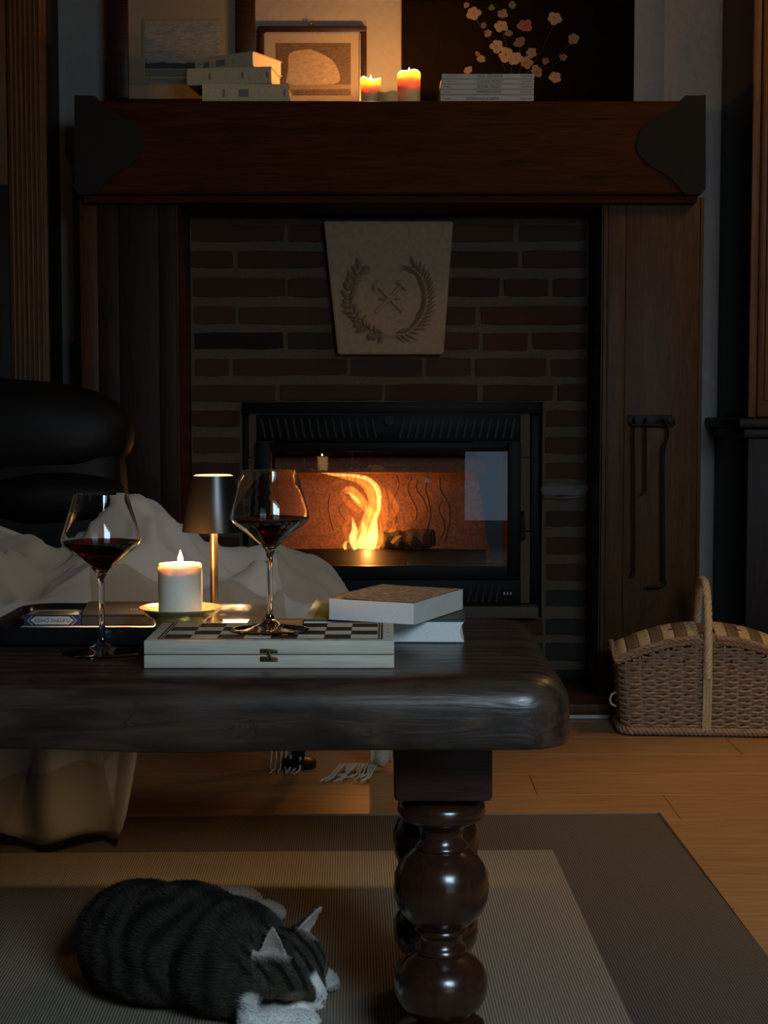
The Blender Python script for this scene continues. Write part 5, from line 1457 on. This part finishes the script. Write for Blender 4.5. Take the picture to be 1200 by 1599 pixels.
WHITE = np.array((.78, .76, .72)); PINK = np.array((.42, .24, .21)); DARK = np.array((.009, .0078, .0066)); BASE = np.array((.052, .042, .031)); TAN = np.array((.20, .145, .095)); EARIN = np.array((.40, .31, .28))
def near_seg(p, a, b):
    ab = b - a; t = max(0, min(1, (p - a).dot(ab) / ab.length_squared)); return (p - a - ab * t).length
def sstep(a, b, x): t = min(1, max(0, (x - a) / (b - a))); return t * t * (3 - 2 * t)
HRT = HR.transposed()
def fur_col(p):
    l = (HRT @ (p - HC)) / HS
    nz = noise.noise(p * 45)
    # body
    rel = p - rump; t = rel.dot(axis); side = rel.x * -axis.y + rel.y * axis.x
    st = math.sin((t + .35 * abs(side) + .018 * noise.noise(p * 14)) * 150 + 3.6 * noise.noise(p * 10 + Vector((3, 1, 0))))
    c = BASE + (DARK - BASE) * .85 * sstep(-.2, .9, st + 1.1 * noise.noise(p * 26) + .5 * nz)
    sp_ = sstep(.022, .006, abs(side - .012)) * sstep(.10, .14, p.z)
    c = c + (DARK - c) * .7 * sp_
    c = c * (1.0 + .25 * nz)
    # white feet and chest
    w = 0.0
    w = max(w, sstep(.026, .020, near_seg(p, fe1, fp1 + (fp1 - fe1).normalized() * .022)) * sstep(.046, .036, p.z))
    w = max(w, .75 * sstep(.026, .020, (p - fp2).length))
    for (bx_, by_) in ((418, 1424), (381, 1402)): w = max(w, sstep(.062, .050, (p - K(bx_, by_, .019)).length))
    w = max(w, sstep(.020, .012, (p - K(392, 1570, .05)).length))
    if l.length < .082 and l.z > -.05 and l.x > -.05 and p.z > .02:
        a = abs(l.y)
        c2 = BASE * 1.15
        lines = math.cos(l.y * 430 + .6 * noise.noise(p * 60))
        if l.z > .012: c2 = c2 + (DARK - c2) * sstep(.0, .6, lines) * sstep(.012, .022, l.z)
        # light patch above eyes and dark lines running back from them
        e = Vector((l.x - .030, a - .021, l.z - .003))
        c2 = c2 + (TAN - c2) * .8 * sstep(.015, .008, math.sqrt(e.x ** 2 + e.y ** 2 * .6 + (e.z - .004) ** 2))
        zl = .000 + .10 * (l.x - .02)
        if l.x < .036 and a > .012:
            c2 = c2 + (TAN * .75 - c2) * sstep(.007, .003, abs(l.z - zl + .008)) * .8
            c2 = c2 + (DARK * .5 - c2) * sstep(.0034, .0018, abs(l.z - zl - .0005)) + 0
            c2 = c2 + (DARK - c2) * sstep(.0032, .0016, abs(l.z - zl + .0155))
        c2 = c2 * (1 + .2 * nz)
        wz = 0.0
        wz = max(wz, sstep(.0075, .0045, a - .22 * max(0, l.x - .045)) * sstep(.028, .036, l.x))
        wz = max(wz, sstep(.034, .042, l.x - .12 * max(0, l.z + .004) * 0) * sstep(.002, -.004, l.z))
        wz = max(wz, sstep(-.022, -.028, l.z) * sstep(-.01, .008, l.x))
        c2 = c2 + (WHITE - c2) * wz
        if l.x > .0585 and a < .006 and l.z > -.0125 and l.z < -.002: c2 = PINK
        if l.x > .036 and abs(l.z + .0205 + .15 * a) < .0011 and a < .014: c2 = PINK * .35
        c = c + (c2 - c) * sstep(.082, .066, l.length); w *= sstep(.040, .060, l.length)
    for B, d, n, a_, hgt, wid, dep in EARS:
        r_ = p - B; v = r_.dot(d) / hgt
        if -.05 < v < 1.1 and abs(r_.dot(a_)) < wid * 1.1 and abs(r_.dot(n)) < .02:
            u = max(-1, min(1, r_.dot(a_) / (wid * max(.05, 1 - v) ** .75)))
            off = r_.dot(n) + dep * (1 - u * u) * max(0, 1 - v) ** .8
            if off > .0005 and v > -.02: c = c + (EARIN * (1 + .2 * nz) - c) * sstep(-.02, .22, v)
            elif v > .1: c = BASE * .55
    return c + (WHITE * (1 + .06 * nz) - c) * w
nv = len(body_me.vertices)
co = np.empty(nv * 3); body_me.vertices.foreach_get('co', co); co = co.reshape(-1, 3)
cols = np.array([np.append(np.clip(fur_col(Vector(p)), 0.002, 1), 1) for p in co])
at_ = body_me.attributes.new('fur_color', 'FLOAT_COLOR', 'POINT'); at_.data.foreach_set('color', cols.ravel())
body_me.materials.clear(); body_me.materials.append(attr_mat('cat_skin_and_fur', 'fur_color', .85))
for p in body_me.polygons: p.use_smooth = True
cb = link('body', body_me, cat)
# coat of short hairs
NH = 110000
nf = len(body_me.polygons)
area = np.empty(nf); body_me.polygons.foreach_get('area', area)
cen = np.empty(nf * 3); body_me.polygons.foreach_get('center', cen); cen = cen.reshape(-1, 3)
nor = np.empty(nf * 3); body_me.polygons.foreach_get('normal', nor); nor = nor.reshape(-1, 3)
wgt = area * (cen[:, 2] > .006)
idx = rng.choice(nf, NH, p=wgt / wgt.sum())
pos = cen[idx] + rng.uniform(-.0011, .0011, (NH, 3)); nn = nor[idx]
hd = np.linalg.norm(pos - np.array(HC), axis=1); onhead = np.clip((.085 - hd) / .025, 0, 1)[:, None]
flow = (1 - onhead) * (-np.array(axis)) + onhead * (-np.array(hf)); flow = flow - (flow * nn).sum(1)[:, None] * nn
dirn = nn * (.42 - .2 * onhead) + flow * .9 + rng.normal(0, .16, (NH, 3)); dirn /= np.linalg.norm(dirn, axis=1)[:, None]
face = np.clip(((pos - np.array(HC)) @ np.array(hf) - .018) / .02, 0, 1)[:, None] * onhead
Lh = (.0085 * (1 - onhead) + .0050 * onhead * (1 - face) + .0022 * face) * rng.uniform(.7, 1.25, (NH, 1))
leg = np.clip((.05 - pos[:, 2]) / .02, 0, 1)[:, None] * .6; Lh = Lh * (1 - leg)
earm = np.zeros(NH)
for B, d, n, a_, hgt, wid, dep in EARS:
    v = ((pos - np.array(B)) @ np.array(d)) / hgt; earm = np.maximum(earm, (v > .12) * (v < 1.15) * (np.abs((pos - np.array(B)) @ np.array(a_)) < wid * 1.1) * (np.abs((pos - np.array(B)) @ np.array(n)) < .022))
Lh = Lh * (1 - .7 * earm[:, None])
P0 = pos - nn * .0008; P1 = pos + dirn * Lh * .55 + nn * Lh * .10; P2 = pos + dirn * Lh + flow * Lh * .12
P2[:, 2] = np.maximum(P2[:, 2], .001)
hc = bpy.data.hair_curves.new('fur'); hc.add_curves([3] * NH)
allp = np.stack([P0, P1, P2], 1).reshape(-1)
hc.attributes['position'].data.foreach_set('vector', allp) if 'position' in hc.attributes else hc.position_data.foreach_set('vector', allp)
ra = hc.attributes.get('radius') or hc.attributes.new('radius', 'FLOAT', 'POINT')
ra.data.foreach_set('value', np.tile([.00028, .00022, .00005], NH))
hcol = np.array([np.append(np.clip(fur_col(Vector(p)), .002, 1), 1) for p in pos]); hcol[:, :3] *= rng.uniform(.78, 1.28, (NH, 1)); hcol[:, :3] = np.clip(hcol[:, :3], 0, .8)
ca = hc.attributes.new('fur_color', 'FLOAT_COLOR', 'CURVE'); ca.data.foreach_set('color', hcol.ravel())
hc.materials.append(attr_mat('cat_hair', 'fur_color', .7))
fo_ = link('fur', hc, cb); fo_['kind'] = 'stuff'
q = MB(); rw = random.Random(3)
for sg in (-1, 1):
    for k in range(6):
        a = hp(.050, sg * .014, -.014 - .002 * (k % 3)); b = a + hs * sg * rw.uniform(.03, .05) - hf * rw.uniform(.0, .02) + hu * rw.uniform(-.015, .008)
        q.tube([a, a.lerp(b, .5) + hu * .003, b], [.0004, .0003, .0001], 4)
q.build('whiskers', M['card_white'], cb)['kind'] = 'stuff'
